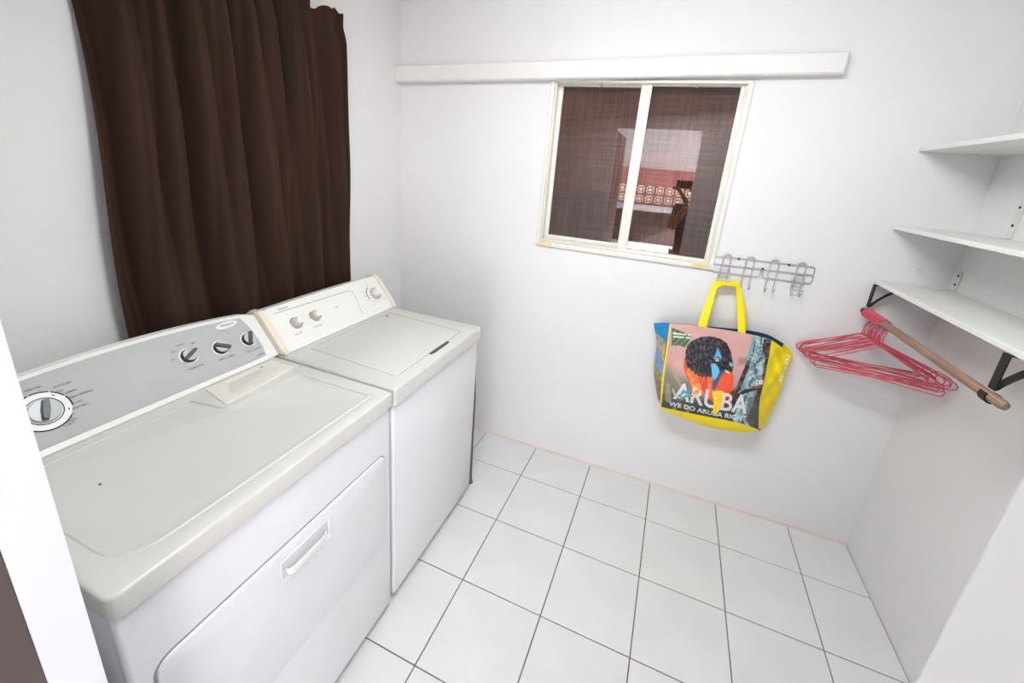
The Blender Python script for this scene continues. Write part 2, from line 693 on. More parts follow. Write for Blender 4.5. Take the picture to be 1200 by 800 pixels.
sash(WX0 + .022, 1.302, 0.046, 0.066, 0.020, 0.034, 0.028)
sash(1.262, WX1 - .022, 0.014, 0.036, 0.046, 0.016, 0.014)
box_obj('screen_cloth', (WX0 + .004, 0.086, WZ0 + .01), (WX1 - .004, 0.089, WZ1 + .02), M['screen'], win)
bm = nb()
for x in (1.08, 1.49):
    add_lathe(bm, [(0.0035, 0), (0.0035, 0.006), (0.002, 0.008)], (x, 0.013, WZ1 - 0.022), (0, -1, 0), 8)
    add_box(bm, (x - .004, 0.013, WZ1 - .02), (x + .004, 0.05, WZ1 - .012))
finish(bm, 'screen_clip', M['rod_steel'], win)
for x0, x1 in ((0.868, 0.935), (1.612, 1.690)):
    p = box_obj('tape_patch', (x0, -0.0165, WZ0 - .004), (x1, -0.0135, WZ0 + .016), M['sticker'], win, 0.0008, 1)
    p['label'] = 'yellowed tape patch on the sill'

# ------------------------------------------------------------------ appliances
FX = 0.776      # front of both tops
TOPZ = 0.905


def grid_fn_top(u, v, h):        # u = x, v = y
    return (u, v, TOPZ + h)


def console_frame(A, B):
    A, B = Vector((A[0], 0, A[1])), Vector((B[0], 0, B[1]))
    e = (B - A).normalized()
    ux = Vector((0, 1, 0))
    n = ux.cross(e).normalized()

    def P(y, t, h=0.0):
        return A + e * t + Vector((0, y, 0)) + n * h
    return P, e, n


# ---- dryer
DY0, DY1 = -1.838, -1.122
dryer = thing('clothes_dryer', 'near white clothes dryer with silver-grey control panel and wide hinged front door', 'dryer', (0.45, -1.48, 0))
bm = nb()
add_box(bm, (0.13, DY0 + .006, 0.03), (0.752, DY1 - .004, 0.858), 0.004)
finish(bm, 'cabinet', M['enamel'], dryer)
bm = nb()
add_box(bm, (0.744, DY0 + .004, 0.028), (0.767, DY1 - .003, 0.8605), 0.009, 3)
fp = finish(bm, 'front_panel', M['enamel'], dryer)
for y in (DY0 + 0.05, DY1 - 0.05):
    for x in (0.2, 0.68):
        bm = nb()
        add_lathe(bm, [(0.02, 0.0), (0.02, 0.01), (0.008, 0.012), (0.008, 0.032)], (x, y, 0.0), (0, 0, 1), 12)
        finish(bm, 'leveling_foot', M['base_metal'], dryer)

outer = round_poly([(0.118, DY0), (FX, DY0), (FX, DY1), (0.118, DY1)], [0.004, 0.022, 0.010, 0.004], 5)
raw = [(0.318, DY0 + .045), (0.726, DY0 + .045), (0.732, DY1 - .048), (0.448, DY1 - .050), (0.436, -1.405), (0.318, -1.425)]
inner = round_poly(raw, [0.01, 0.075, 0.022, 0.022, 0.022, 0.01], 6)
inner_b = round_poly(inset_poly(raw, 0.013), [0.006, 0.062, 0.014, 0.014, 0.03, 0.006], 6)
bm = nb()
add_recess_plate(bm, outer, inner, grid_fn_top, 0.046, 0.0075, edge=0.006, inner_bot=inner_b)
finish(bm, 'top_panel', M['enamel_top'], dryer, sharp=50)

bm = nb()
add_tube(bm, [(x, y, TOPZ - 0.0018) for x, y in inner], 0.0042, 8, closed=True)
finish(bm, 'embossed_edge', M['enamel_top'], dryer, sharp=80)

# lint screen lid: low wedge with a finger scoop
bm = nb()
lid = round_poly([(0.300, -1.372), (0.424, -1.398), (0.402, -1.150), (0.300, -1.150)], [0.002, 0.006, 0.006, 0.002], 3)
scoop = round_poly([(0.312, -1.325), (0.385, -1.362), (0.350, -1.215), (0.312, -1.195)], [0.008, 0.012, 0.02, 0.008], 4)
add_recess_plate(bm, lid, scoop, lambda u, v, h: (u, v, TOPZ + 0.0035 + h), 0.006, 0.005, slope=0.012, edge=0.0015)
finish(bm, 'lint_screen_lid', mat('warm_white_plastic', srgb(228, 223, 212), 0.35, 0.45), dryer)
for x, y in ((0.436, -1.392), (0.412, -1.137), (0.47, -1.70)):
    bm = nb()
    add_lathe(bm, [(0.0028, 0), (0.002, 0.0015)], (x, y, TOPZ - 0.0002 if y > -1.6 else TOPZ - 0.0066), (0, 0, 1), 8)
    finish(bm, 'screw', M['ink'], dryer)

# console
P, ce, cn = console_frame((0.288, 0.909), (0.178, 1.044))


def arch(y, y0, y1, h):
    s = (y - (y0 + y1) / 2) / ((y1 - y0) / 2)
    return h * (1 - s * s)


def console_body(y0, y1, P, tlen, archh, xback, zbase, name, material, parent, ease=0.012):
    bm = nb()
    rows = []
    N = 20
    for i in range(N + 1):
        s = i / N
        y = y0 + (y1 - y0) * s
        # ends eased inward
        k = 0.0
        for j, q in ((0, 0.0), (1, 0.0)):
            pass
        ex = [0.0]
        if i == 0 or i == N:
            ins = ease * 0.45
        else:
            ins = 0.0
        tl = tlen + arch(y, y0, y1, archh) - ins
        f0 = P(y, 0.0 + ins * .3, -ins)
        f1 = P(y, tl - 0.012, -ins)
        f2 = P(y, tl - 0.003, -0.003 - ins)
        f3 = P(y, tl, -0.013 - ins)
        zt = f3.z
        rows.append([(xback, y, zbase), (f0.x, y, zbase), tuple(f0), tuple(f1), tuple(f2), tuple(f3),
                     (f3.x - 0.022, y, zt - 0.001), (xback + .004, y, zt - 0.020), (xback, y, zt - 0.03)])
    # set the end rows slightly inward
    vr = [[bm.verts.new(p) for p in r] for r in rows]
    for a, b in zip(vr[:-1], vr[1:]):
        for k in range(len(a)):
            bm.faces.new((a[k], a[(k + 1) % len(a)], b[(k + 1) % len(a)], b[k]))
    bm.faces.new(vr[0][::-1])
    bm.faces.new(vr[-1])
    return finish(bm, name, material, parent, sharp=32)


console_body(DY0 + .004, DY1 + .013, P, 0.176, 0.026, 0.122, 0.9065, 'console', M['panel_white'], dryer)
# grey fascia
bm = nb()
y0, y1 = DY0 + .02, -1.150
pts = []
nseg = 18
low = [(y0 + (y1 - y0) * i / nseg, 0.014) for i in range(nseg + 1)]
hig = [(y, 0.163 + arch(y, DY0, DY1, 0.024)) for y, _ in low]
outl = low[:-1] + [(y1 - .004, 0.016), (y1 + 0.004, 0.05), (y1 + .002, 0.11), (y1 - .012, hig[-2][1] - .004)] + hig[::-1][1:]
add_recess_plate(bm, outl, None, lambda u, v, h: P(u, v, 0.0022 + h), 0.003, 0, edge=0.0008)
finish(bm, 'control_fascia', M['panel_grey'], dryer)

# timer dial
DCY, DCT = -1.672, 0.0948
FH = 0.0022


def dial_arc(bm, P, cy, ct, r0, r1, a0, a1, h, n=14):
    prev = None
    for i in range(n + 1):
        a = math.radians(a0 + (a1 - a0) * i / n)
        q = [bm.verts.new(P(cy + r * math.cos(a), ct + r * math.sin(a), h)) for r in (r0, r1)]
        if prev:
            bm.faces.new((prev[0], prev[1], q[1], q[0]))
        prev = q


dial = None
bm = nb()
add_lathe(bm, [(0.0450, 0), (0.0448, 0.0008)], P(DCY, DCT, FH), cn, 48)
dial = finish(bm, 'timer_dial', M['plastic_white'], dryer)
bm = nb()
for a0, a1 in ((62, 100), (104, 150), (155, 215), (228, 318), (-10, 22), (27, 56)):
    dial_arc(bm, P, DCY, DCT, 0.0452, 0.0478, a0, a1, FH + .0006)
dial_arc(bm, P, DCY, DCT, 0.0305, 0.0325, 0, 360, FH + .0012, 48)
for a in (48, -22):
    dial_arc(bm, P, DCY, DCT, 0.0382, 0.0402, a - 4, a + 4, FH + .0012, 4)
finish(bm, 'dial_marks', M['ink_dark'], dial)
bm = nb()
add_lathe(bm, [(0.0285, 0), (0.0275, 0.006), (0.0255, 0.0085), (0.012, 0.0095)], P(DCY, DCT, FH), cn, 40)
finish(bm, 'dial_knob', M['silver'], dial)


def grip(bm, P, cy, ct, ang, length, width, h0, h1):
    a = math.radians(ang)
    d = (math.cos(a), math.sin(a))
    w = (-d[1], d[0])
    sh = []
    for s, k in ((-1, 0.55), (-0.85, 0.8), (0, 1.0), (0.85, 0.8), (1, 0.55)):
        sh.append((s * length / 2, k * width / 2))
    poly = sh + [(x, -y) for x, y in sh[::-1]]
    lo = [P(cy + x * d[0] + y * w[0], ct + x * d[1] + y * w[1], h0) for x, y in poly]
    hi = [P(cy + .9 * x * d[0] + .72 * y * w[0], ct + .9 * x * d[1] + .72 * y * w[1], h1) for x, y in poly]
    add_prism(bm, lo, hi)


bm = nb()
grip(bm, P, DCY, DCT, 70, 0.050, 0.017, FH + .007, FH + .022)
finish(bm, 'dial_grip', M['dark'], dial)

for cy, ct, ang in ((-1.358, 0.1035, 28), (-1.268, 0.0935, -32), (-1.178, 0.0885, 62)):
    bm = nb()
    add_lathe(bm, [(0.0205, 0), (0.0200, 0.010), (0.0185, 0.012)], P(cy, ct, FH), cn, 28)
    k = finish(bm, 'knob', M['charcoal'], dryer)
    bm = nb()
    dial_arc(bm, P, cy, ct, 0.0210, 0.0255, 0, 360, FH + .0004, 40)
    finish(bm, 'knob_halo', M['plastic_white'], k)
    bm = nb()
    add_lathe(bm, [(0.0185, 0), (0.0178, 0.002), (0.008, 0.0028)], P(cy, ct, FH + .012), cn, 24)
    f = finish(bm, 'knob_face', M['silver'], k)
    bm = nb()
    grip(bm, P, cy, ct, ang, 0.046, 0.013, FH + .0115, FH + .023)
    finish(bm, 'knob_grip', M['dark'], k)
# lettering on the fascia
UY = tuple(ce)


def ctext(s, y, t, size, width=None, rot=0.0, PP=None, e=None, off=FH + .0006):
    b = nb()
    add_text(b, s, size, (PP or P)(y, t, off), (0, 1, 0), e or UY, 0.0, width, rot)
    finish(b, 'lettering', M['ink'], washer if PP else dryer, smooth=False)


ctext('TEMPERATURE', -1.358, 0.0635, 0.0085, 0.046)
ctext('WRINKLE SHIELD', -1.268, 0.0570, 0.0085, 0.052)
ctext('PUSH TO START', -1.180, 0.0480, 0.0085, 0.050)
ctext('COMMERCIAL', -1.168, 0.0255, 0.0060, 0.030)
ctext('MEDIUM', -1.361, 0.143, 0.0065, 0.022)
ctext('HIGH', -1.328, 0.136, 0.0065, 0.013)
ctext('LOW', -1.388, 0.130, 0.0065, 0.012)
ctext('AIR', -1.398, 0.108, 0.0065, 0.010)
for s, a, b in (('TIMED DRY', (-1.668, 0.153), 0.030), ('AUTO DRY', (-1.622, 0.1408), 0.034), ('OFF', (-1.632, 0.128), 0.012),
                ('NORMAL', (-1.616, 0.1185), 0.021), ('ENERGY PREFERRED', (-1.604, 0.104), 0.046), ('DELICATE', (-1.619, 0.0885), 0.022),
                ('PERM PRESS', (-1.616, 0.076), 0.030), ('OFF', (-1.638, 0.0645), 0.012), ('TIMED', (-1.645, 0.0523), 0.024), ('DRY', (-1.648, 0.0458), 0.020)):
    ctext(s, a[0], a[1], 0.007, b)
bm = nb()
ell = [(-1.2135 + 0.036 * math.cos(a), 0.1585 + 0.0115 * math.sin(a)) for a in np.linspace(0, 2 * PI, 32, endpoint=False)]
add_recess_plate(bm, ell, None, lambda u, v, h: P(u, v, FH + .0012 + h), 0.002, 0, edge=0.0006)
badge = finish(bm, 'badge', M['plastic_white'], dryer)
bm = nb()
add_text(bm, 'Whirlpool', 0.011, P(-1.2135, 0.1590, FH + .0018), (0, 1, 0), UY, 0.0, 0.042)
dial_arc(bm, P, -1.2135, 0.1585, 0.026, 0.0268, 200, 250, FH + .0017, 8)
finish(bm, 'badge_lettering', M['ink'], badge, smooth=False)


# front door of the dryer
def front_fn(x):
    return lambda u, v, h: (x + h, u, v)      # u = y, v = z


door_o = round_poly([(-1.800, 0.345), (-1.157, 0.345), (-1.157, 0.700), (-1.800, 0.700)], 0.034, 6)
hand = round_poly([(-1.546, 0.604), (-1.394, 0.604), (-1.394, 0.667), (-1.546, 0.667)], 0.005, 2)
# groove plate behind the door
bm = nb()
add_recess_plate(bm, inset_poly(door_o, -0.004), None, front_fn(0.7678), 0.001, 0, edge=0.0003)
finish(bm, 'door_gasket', mat('grey_gasket', srgb(150, 150, 158), 0.6, 0.3), dryer)
bm = nb()
add_recess_plate(bm, door_o, hand, front_fn(0.7735), 0.0054, 0.0050, slope=0.004, edge=0.004)
door = finish(bm, 'door', M['enamel'], dryer, sharp=50)
bm = nb()
add_tube(bm, [(0.7735, y, z) for y, z in hand], 0.0021, 6, closed=True)
finish(bm, 'handle_frame', M['plastic_white'], door, sharp=80)
bm = nb()
pts = [(0.7688, -1.530, 0.628), (0.7780, -1.529, 0.626), (0.7830, -1.519, 0.6245), (0.7840, -1.47, 0.624), (0.7830, -1.421, 0.6245), (0.7780, -1.411, 0.626), (0.7688, -1.410, 0.628)]
for i in range(len(pts) - 1):
    a, b = Vector(pts[i]), Vector(pts[i + 1])
rows = []
for p in pts:
    x, y, z = p
    rows.append([bm.verts.new(q) for q in ((x - .004, y, z - .008), (x, y, z - .009), (x + .002, y, z), (x, y, z + .009), (x - .004, y, z + .008))])
for a, b in zip(rows[:-1], rows[1:]):
    for k in range(5):
        bm.faces.new((a[k], a[(k + 1) % 5], b[(k + 1) % 5], b[k]))
bm.faces.new(rows[0][::-1])
bm.faces.new(rows[-1])
finish(bm, 'door_handle', M['plastic_white'], door, sharp=60)

# ---- washer
WY0, WY1 = -1.110, -0.478
washer = thing('washing_machine', 'white top-loading washing machine in the corner with cream-sided console', 'washer', (0.45, -0.8, 0))
bm = nb()
add_box(bm, (0.13, WY0 + .003, 0.030), (0.764, WY1 - .003, 0.850), 0.010, 3)
finish(bm, 'cabinet', M['enamel'], washer)
for y in (WY0 + 0.05, WY1 - 0.05):
    for x in (0.2, 0.70):
        bm = nb()
        add_lathe(bm, [(0.022, 0.0), (0.022, 0.012), (0.008, 0.014), (0.008, 0.034)], (x, y, 0.0), (0, 0, 1), 12)
        finish(bm, 'leveling_foot', M['base_metal'], washer)
outer = round_poly([(0.118, WY0), (FX, WY0), (FX, WY1), (0.118, WY1)], [0.004, 0.010, 0.014, 0.004], 5)
well = round_poly([(0.328, WY0 + .092), (0.728, WY0 + .072), (0.728, WY1 - .098), (0.328, WY1 - .070)][::1], 0.012, 4)
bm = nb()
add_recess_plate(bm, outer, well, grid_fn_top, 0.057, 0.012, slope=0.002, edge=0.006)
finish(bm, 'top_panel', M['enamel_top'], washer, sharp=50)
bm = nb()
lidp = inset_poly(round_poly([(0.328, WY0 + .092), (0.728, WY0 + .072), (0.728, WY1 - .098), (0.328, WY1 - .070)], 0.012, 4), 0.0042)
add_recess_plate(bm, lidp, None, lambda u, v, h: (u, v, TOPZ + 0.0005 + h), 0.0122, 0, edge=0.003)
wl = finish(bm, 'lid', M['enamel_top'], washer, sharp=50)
# dark plate in front of the lid, painting in a finger slot's shade
bm = nb()
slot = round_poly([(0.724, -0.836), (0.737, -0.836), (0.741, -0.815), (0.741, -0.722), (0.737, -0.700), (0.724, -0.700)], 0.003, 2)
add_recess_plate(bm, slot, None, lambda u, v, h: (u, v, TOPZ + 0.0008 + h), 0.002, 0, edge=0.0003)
s_ = finish(bm, 'lid_slot_shade', mat('slot_shade', srgb(92, 88, 82), 0.8, 0.2), washer)
bm = nb()
add_lathe(bm, [(0.0055, 0), (0.0055, 0.0012), (0.003, 0.002)], (0.352, -0.598, TOPZ + .0004), (0, 0, 1), 12)
finish(bm, 'bumper', M['ink_dark'], washer)

PW, we, wnrm = console_frame((0.305, 0.911), (0.195, 1.046))
console_body(WY0 + .004, WY1 + .012, PW, 0.178, 0.004, 0.122, 0.9065, 'console', M['panel_white'], washer)


def end_cap(y0, y1, name):
    bm = nb()
    prof = [(0.120, 0.9066), (0.308, 0.9066)]
    for t in (0.0, 0.03, 0.09, 0.15):
        q = PW(0, t, 0.0035)
        prof.append((q.x, q.z))
    q = PW(0, 0.176, 0.0005)
    prof.append((q.x, q.z))
    q = PW(0, 0.184, -0.012)
    prof.append((q.x, q.z))
    prof += [(q.x - .025, q.z - .002), (0.130, q.z - .022), (0.119, q.z - .05)]
    add_prism(bm, [(x, y0, z) for x, z in prof], [(x, y1, z) for x, z in prof])
    bmesh.ops.bevel(bm, geom=[e for e in bm.edges if abs(e.verts[0].co.y - e.verts[1].co.y) < 1e-6 and abs(e.verts[0].co.y - (y0 if name == 'end_cap' else y1)) < 1e-6],
                    offset=0.004, segments=2, affect='EDGES')
    return finish(bm, name, M['cream'], washer)


end_cap(WY0 + .002, WY0 + .026, 'end_cap')
ec = end_cap(WY1 - .008, WY1 + .014, 'end_cap_far')
ec.name = 'end_cap'
bm = nb()   # fascia outline printed on the console
UW = tuple(we)


def cline(y0, t0, y1, t1, w=0.0016, h=0.0006):
    d = Vector((y1 - y0, t1 - t0)).normalized()
    n = Vector((-d.y, d.x)) * w / 2
    q = [(y0 + n.x, t0 + n.y), (y1 + n.x, t1 + n.y), (y1 - n.x, t1 - n.y), (y0 - n.x, t0 - n.y)]
    bm.faces.new([bm.verts.new(PW(a, b, h)) for a, b in q])


cline(-1.055, 0.150, -0.684, 0.1445)
cline(-0.684, 0.1445, -0.664, 0.134)
cline(-0.664, 0.134, -0.684, 0.022)
ctext('Whirlpool', -1.012, 0.1595, 0.011, 0.040, PP=PW, e=UW, off=.0006)
ctext('LOAD SIZE', -1.012, 0.0500, 0.008, 0.034, PP=PW, e=UW, off=.0006)
ctext('WATER TEMP', -0.921, 0.0495, 0.008, 0.040, PP=PW, e=UW, off=.0006)
ctext('WASH', -0.790, 0.094, 0.0065, 0.020, PP=PW, e=UW, off=.0006)
for a, s in ((150, 'NORMAL'), (172, 'PERM'), (195, 'KNITS'), (100, 'OFF'), (20, 'RINSE'), (235, 'SOAK'), (-40, 'SPIN')):
    r = 0.058
    ctext(s, -0.555 + r * math.cos(math.radians(a)), 0.089 + r * .92 * math.sin(math.radians(a)), 0.0065, 0.013, PP=PW, e=UW, off=.0006)
finish(bm, 'printed_lines', M['ink'], washer, smooth=False)

for cy, ct, ang in ((-0.998, 0.0895, 120), (-0.907, 0.0905, 150)):
    bm = nb()
    add_lathe(bm, [(0.0215, 0), (0.0205, 0.004), (0.0195, 0.016), (0.0175, 0.019)], PW(cy, ct, 0), wnrm, 28)
    k = finish(bm, 'knob', M['knob_cream'], washer)
    bm = nb()
    add_lathe(bm, [(0.0135, 0), (0.0130, 0.010), (0.011, 0.012)], PW(cy, ct, 0.019), wnrm, 24)
    finish(bm, 'knob_cap', M['plastic_white'], k)
    bm = nb()
    dial_arc(bm, PW, cy, ct, 0.0218, 0.0238, ang - 40, ang + 40, 0.0006, 8)
    finish(bm, 'knob_pointer', M['ink_dark'], k)
bm = nb()
add_lathe(bm, [(0.0420, 0), (0.0415, 0.004), (0.036, 0.007)], PW(-0.555, 0.089, 0), wnrm, 36)
k = finish(bm, 'timer_dial', M['plastic_white'], washer)
for a0, a1 in ((110, 200), (-45, 20)):
    bm = nb()
    dial_arc(bm, PW, -0.555, 0.089, 0.0415, 0.0445, a0, a1, 0.0008, 14)
    finish(bm, 'dial_mark', M['ink_dark'], k)
bm = nb()
add_lathe(bm, [(0.0305, 0), (0.0285, 0.010), (0.0265, 0.012)], PW(-0.555, 0.089, 0.006), wnrm, 32)
finish(bm, 'dial_skirt', M['knob_cream'], k)
bm = nb()
add_lathe(bm, [(0.0205, 0), (0.0195, 0.020), (0.017, 0.023)], PW(-0.555, 0.089, 0.016), wnrm, 28)
finish(bm, 'dial_knob', M['plastic_white'], k)

# drain hose standing at the washer's back corner
bm = nb()
add_tube(bm, [(0.735, -0.430, 0.0), (0.735, -0.430, 0.03), (0.736, -0.430, 0.25), (0.735, -0.431, 0.50), (0.725, -0.432, 0.68), (0.68, -0.433, 0.76), (0.60, -0.434, 0.78), (0.45, -0.434, 0.70), (0.30, -0.43, 0.50), (0.22, -0.40, 0.10), (0.22, -0.38, 0.014)],
         [0.022, 0.015, 0.0115, 0.0115, 0.0115, 0.0115, 0.015, 0.015, 0.015, 0.015, 0.014], 12)
tag(finish(bm, 'drain_hose', M['hose']), 'dark grey hose standing at the floor behind the washing machine corner', 'hose')

# ------------------------------------------------------------------ curtain
CY0, CY1 = -1.378, -0.466
bm = nb()
NU, NV = 260, 90
ZT, ZB = 2.118, 0.80
ph = rng.uniform(0, 6.28, 8)


def curtain_x(s, q):
    """s along width 0..1 (left to right), q 0 top .. 1 bottom"""
    drift = 0.06 * q
    w = s - drift * math.sin(2.6 * s + 0.6)
    a1 = 2 * PI * 5.2 * w + ph[0] + 0.9 * math.sin(3.1 * s + ph[1])
    a2 = 2 * PI * 9.7 * (w - 0.04 * q) + ph[2] + 1.6 * q * math.sin(7 * s)
    a3 = 2 * PI * 19.0 * s + ph[3] + 2.0 * math.sin(5 * s + q)
    x = 0.034 * (abs(math.sin(a1 / 2)) * 2 - 1.2) * (0.55 + 0.6 * q)
    x += 0.027 * (abs(math.sin(a2 / 2)) * 2 - 1.2) * (0.8 + 0.3 * math.cos(3 * q))
    x += 0.010 * (abs(math.sin(a3 / 2)) * 2 - 1.2) * max(0.0, 1 - 0.9 * q)
    x += 0.003 * math.sin(2 * PI * 31.0 * s + ph[4]) * max(0.0, 1 - 2.6 * q)
    x += 0.007 * math.sin(2 * PI * 12.0 * (w + 0.16 * q) + ph[5]) * q * (1 - q) * 2
    return x


vr = []
for j in range(NV + 1):
    q = j / NV
    row = []
    for i in range(NU + 1):
        s = i / NU
        top = ZT + 0.012 * math.sin(9 * s + 1.0) + 0.018 * max(0, math.sin(2 * PI * 11 * s + ph[6])) + 0.042 * max(0, (s - 0.9) / 0.1) ** 0.5
        z = top + (ZB - top) * q
        yl = CY0 - 0.030 * q + 0.012 * math.sin(q * 7) * (1 - s)
        yr = CY1 - 0.022 * (1 - q) ** 3 + 0.004 * math.sin(q * 5) + 0.01 * min(1, q * 12) - 0.01
        y = yl + (yr - yl) * s
        pinch = math.exp(-((q - 0.035) / 0.022) ** 2)
        x = 0.078 + curtain_x(s, q) * (1 - 0.45 * pinch)
        # free edges roll slightly towards the wall
        x -= 0.028 * math.exp(-s / 0.02) + 0.03 * math.exp(-(1 - s) / 0.02)
        x -= 0.016 * q
        row.append(bm.verts.new((max(0.014 + 0.2 * max(0.0, x - 0.0) * (x < 0.014), x), y, z)))
    vr.append(row)
for j in range(NV):
    for i in range(NU):
        bm.faces.new((vr[j][i], vr[j][i + 1], vr[j + 1][i + 1], vr[j + 1][i]))
cur = thing('curtain', 'dark brown gathered curtain hanging on the left wall behind the machines', 'curtain', (0.05, -0.95, 0.85))
cl = finish(bm, 'cloth', M['curtain'], cur, sharp=80)
so = cl.modifiers.new('thickness', 'SOLIDIFY')
so.thickness = 0.0012
bm = nb()
add_tube(bm, [(0.004, -1.375, 2.06), (0.012, -1.37, 2.062), (0.016, -1.36, 2.064), (0.016, -0.95, 2.060), (0.016, -0.53, 2.066), (0.012, -0.52, 2.066), (0.004, -0.515, 2.066)], 0.004, 8)
finish(bm, 'curtain_rod', M['rod_steel'], cur)

# ------------------------------------------------------------------ wire hook rack
rack = thing('hook_rack', 'grey wire hook rack screwed to the wall right of the window', 'rack', (1.895, 0, 1.22))
RY = -0.008
TR_ = 0.0025


def arc2(cx, cz, r, a0, a1, n=6):
    return [(cx + r * math.cos(math.radians(a0 + (a1 - a0) * i / n)), cz + r * math.sin(math.radians(a0 + (a1 - a0) * i / n))) for i in range(n + 1)]


def tilt(x, z):
    return z + (x - 1.70) * 0.022


def rp(pts, y=RY):
    return [(x, y, tilt(x, z)) for x, z in pts]


bm = nb()
top_loop = arc2(1.712, 1.278, 0.012, 180, 90) + arc2(2.078, 1.278, 0.012, 90, 0)
left_low = [(1.894, 1.252)] + arc2(1.884, 1.228, 0.010, 0, -90) + arc2(1.712, 1.230, 0.012, 270, 180)
right_low = arc2(2.078, 1.230, 0.012, 0, -90) + arc2(1.914, 1.228, 0.010, 270, 180) + [(1.904, 1.252)]
add_tube(bm, rp(left_low + top_loop + right_low), TR_, 8)
finish(bm, 'outer_wire', M['wire'], rack)
bm = nb()
add_tube(bm, rp([(1.702, 1.254), (2.088, 1.254)]), TR_, 8)
finish(bm, 'middle_wire', M['wire'], rack)
for n_, (xc, full) in enumerate(((1.752, 1), (1.845, 0), (1.940, 0), (2.040, 1))):
    bm = nb()
    hw = 0.0155
    y1 = RY - 0.0042
    path = []
    for sgn in (-1, 1):
        leg = [(xc + sgn * hw, -0.040, 1.180), (xc + sgn * hw, -0.043, 1.172), (xc + sgn * hw, -0.038, 1.164), (xc + sgn * hw, -0.028, 1.160), (xc + sgn * hw, -0.017, 1.166),
               (xc + sgn * hw, y1, 1.180), (xc + sgn * hw, y1, 1.285)]
        if sgn < 0:
            path += leg
            path += [(x, y1, z) for x, z in arc2(xc, 1.290, hw, 180, 0, 8)]
        else:
            path += leg[::-1]
    add_tube(bm, [(x, y, tilt(x, z)) for x, y, z in path], TR_, 8)
    hk = finish(bm, 'double_hook', M['wire'], rack)
    if full:
        bm = nb()
        ring = round_poly([(xc - .019, 1.212), (xc + .019, 1.212), (xc + .019, 1.244), (xc - .019, 1.244)], 0.010, 4)
        add_tube(bm, [(x, RY - .011, tilt(x, z)) for x, z in ring], TR_, 8, closed=True)
        finish(bm, 'brace_ring', M['wire'], hk)
        bm = nb()
        add_tube(bm, [(xc - .019, -0.030, tilt(xc, 1.186)), (xc - .024, -0.030, tilt(xc, 1.190)), (xc - .022, -.020, tilt(xc, 1.205)), (xc - .018, RY - .008, tilt(xc, 1.214))], TR_, 8)
        add_tube(bm, [(xc - .024, -0.032, tilt(xc, 1.186)), (xc + .026, -0.032, tilt(xc, 1.186))], 0.0030, 8)
        finish(bm, 'cross_bar', M['wire'], hk)
for x, z in ((1.797, 1.292), (1.8985, 1.262), (1.992, 1.294)):
    bm = nb()
    add_lathe(bm, [(0.002, 0), (0.002, 0.012), (0.0048, 0.0125), (0.0048, 0.014), (0.003, 0.016)], (x, 0.0, z), (0, -1, 0), 10)
    finish(bm, 'screw', M['screw'], rack)

# ------------------------------------------------------------------ tote bag
bag = thing('tote_bag', 'yellow tote bag printed with a black and orange bird, hanging from the wire rack', 'bag', (1.79, -0.09, 0.49))

edge_top = [(1.566, -0.11, 0.965), (1.649, -0.11, 0.977), (1.728, -0.11, 0.981), (1.80, -0.11, 0.985), (1.871, -0.11, 0.986), (1.928, -0.11, 0.984), (1.981, -0.108, 0.977)]
edge_bot = [(1.595, -0.15, 0.555), (1.697, -0.152, 0.560), (1.806, -0.155, 0.568), (1.902, -0.153, 0.574), (1.965, -0.15, 0.571), (2.017, -0.146, 0.562)]
edge_left = [(1.566, -0.11, 0.965), (1.575, -0.128, 0.753), (1.583, -0.143, 0.65), (1.595, -0.15, 0.555)]
edge_right = [(1.981, -0.108, 0.977), (1.992, -0.125, 0.80), (1.994, -0.135, 0.69), (2.017, -0.146, 0.562)]
# the same outlines on the printed sheet (artwork units, y down)
art_top = [(130, 100), (240, 110), (370, 125), (480, 140), (600, 160), (690, 178), (770, 205)]
art_bot = [(70, 630), (210, 655), (370, 675), (510, 698), (610, 725), (690, 750)]
art_left = [(130, 100), (95, 373), (80, 500), (70, 630)]
art_right = [(770, 205), (725, 470), (695, 600), (690, 750)]


def samp(poly, t):
    n = len(poly) - 1
    f = min(max(t, 0), 1) * n
    i = min(int(f), n - 1)
    k = f - i
    # Catmull-Rom
    p0 = np.array(poly[max(i - 1, 0)], float)
    p1 = np.array(poly[i], float)
    p2 = np.array(poly[i + 1], float)
    p3 = np.array(poly[min(i + 2, n)], float)
    return 0.5 * ((2 * p1) + (-p0 + p2) * k + (2 * p0 - 5 * p1 + 4 * p2 - p3) * k * k + (-p0 + 3 * p1 - 3 * p2 + p3) * k ** 3)


def coons(u, v, T, B, L, R_):
    """u left-right, v top-bottom"""
    a = (1 - v) * samp(T, u) + v * samp(B, u)
    b = (1 - u) * samp(L, v) + u * samp(R_, v)
    c = (1 - u) * (1 - v) * np.array(T[0], float) + u * (1 - v) * np.array(T[-1], float) + (1 - u) * v * np.array(B[0], float) + u * v * np.array(B[-1], float)
    return a + b - c


BU, BV = 240, 190
pos = np.zeros((BV + 1, BU + 1, 3))
art = np.zeros((BV + 1, BU + 1, 2))
for j in range(BV + 1):
    for i in range(BU + 1):
        u, v = i / BU, j / BV
        p = coons(u, v, edge_top, edge_bot, edge_left, edge_right)
        bulge = 0.022 * math.sin(PI * u) ** 0.7 * math.sin(PI * v) ** 0.8
        wr = 0.0022 * math.sin(9 * u + 6 * v) * math.sin(11 * v + 1) + 0.002 * math.sin(22 * u - 9 * v) * math.sin(PI * v)
        p[1] -= bulge + wr * math.sin(PI * u) * math.sin(PI * v)
        pos[j, i] = p
        art[j, i] = coons(u, v, art_top, art_bot, art_left, art_right)

AX, AY = art[..., 0], art[..., 1]


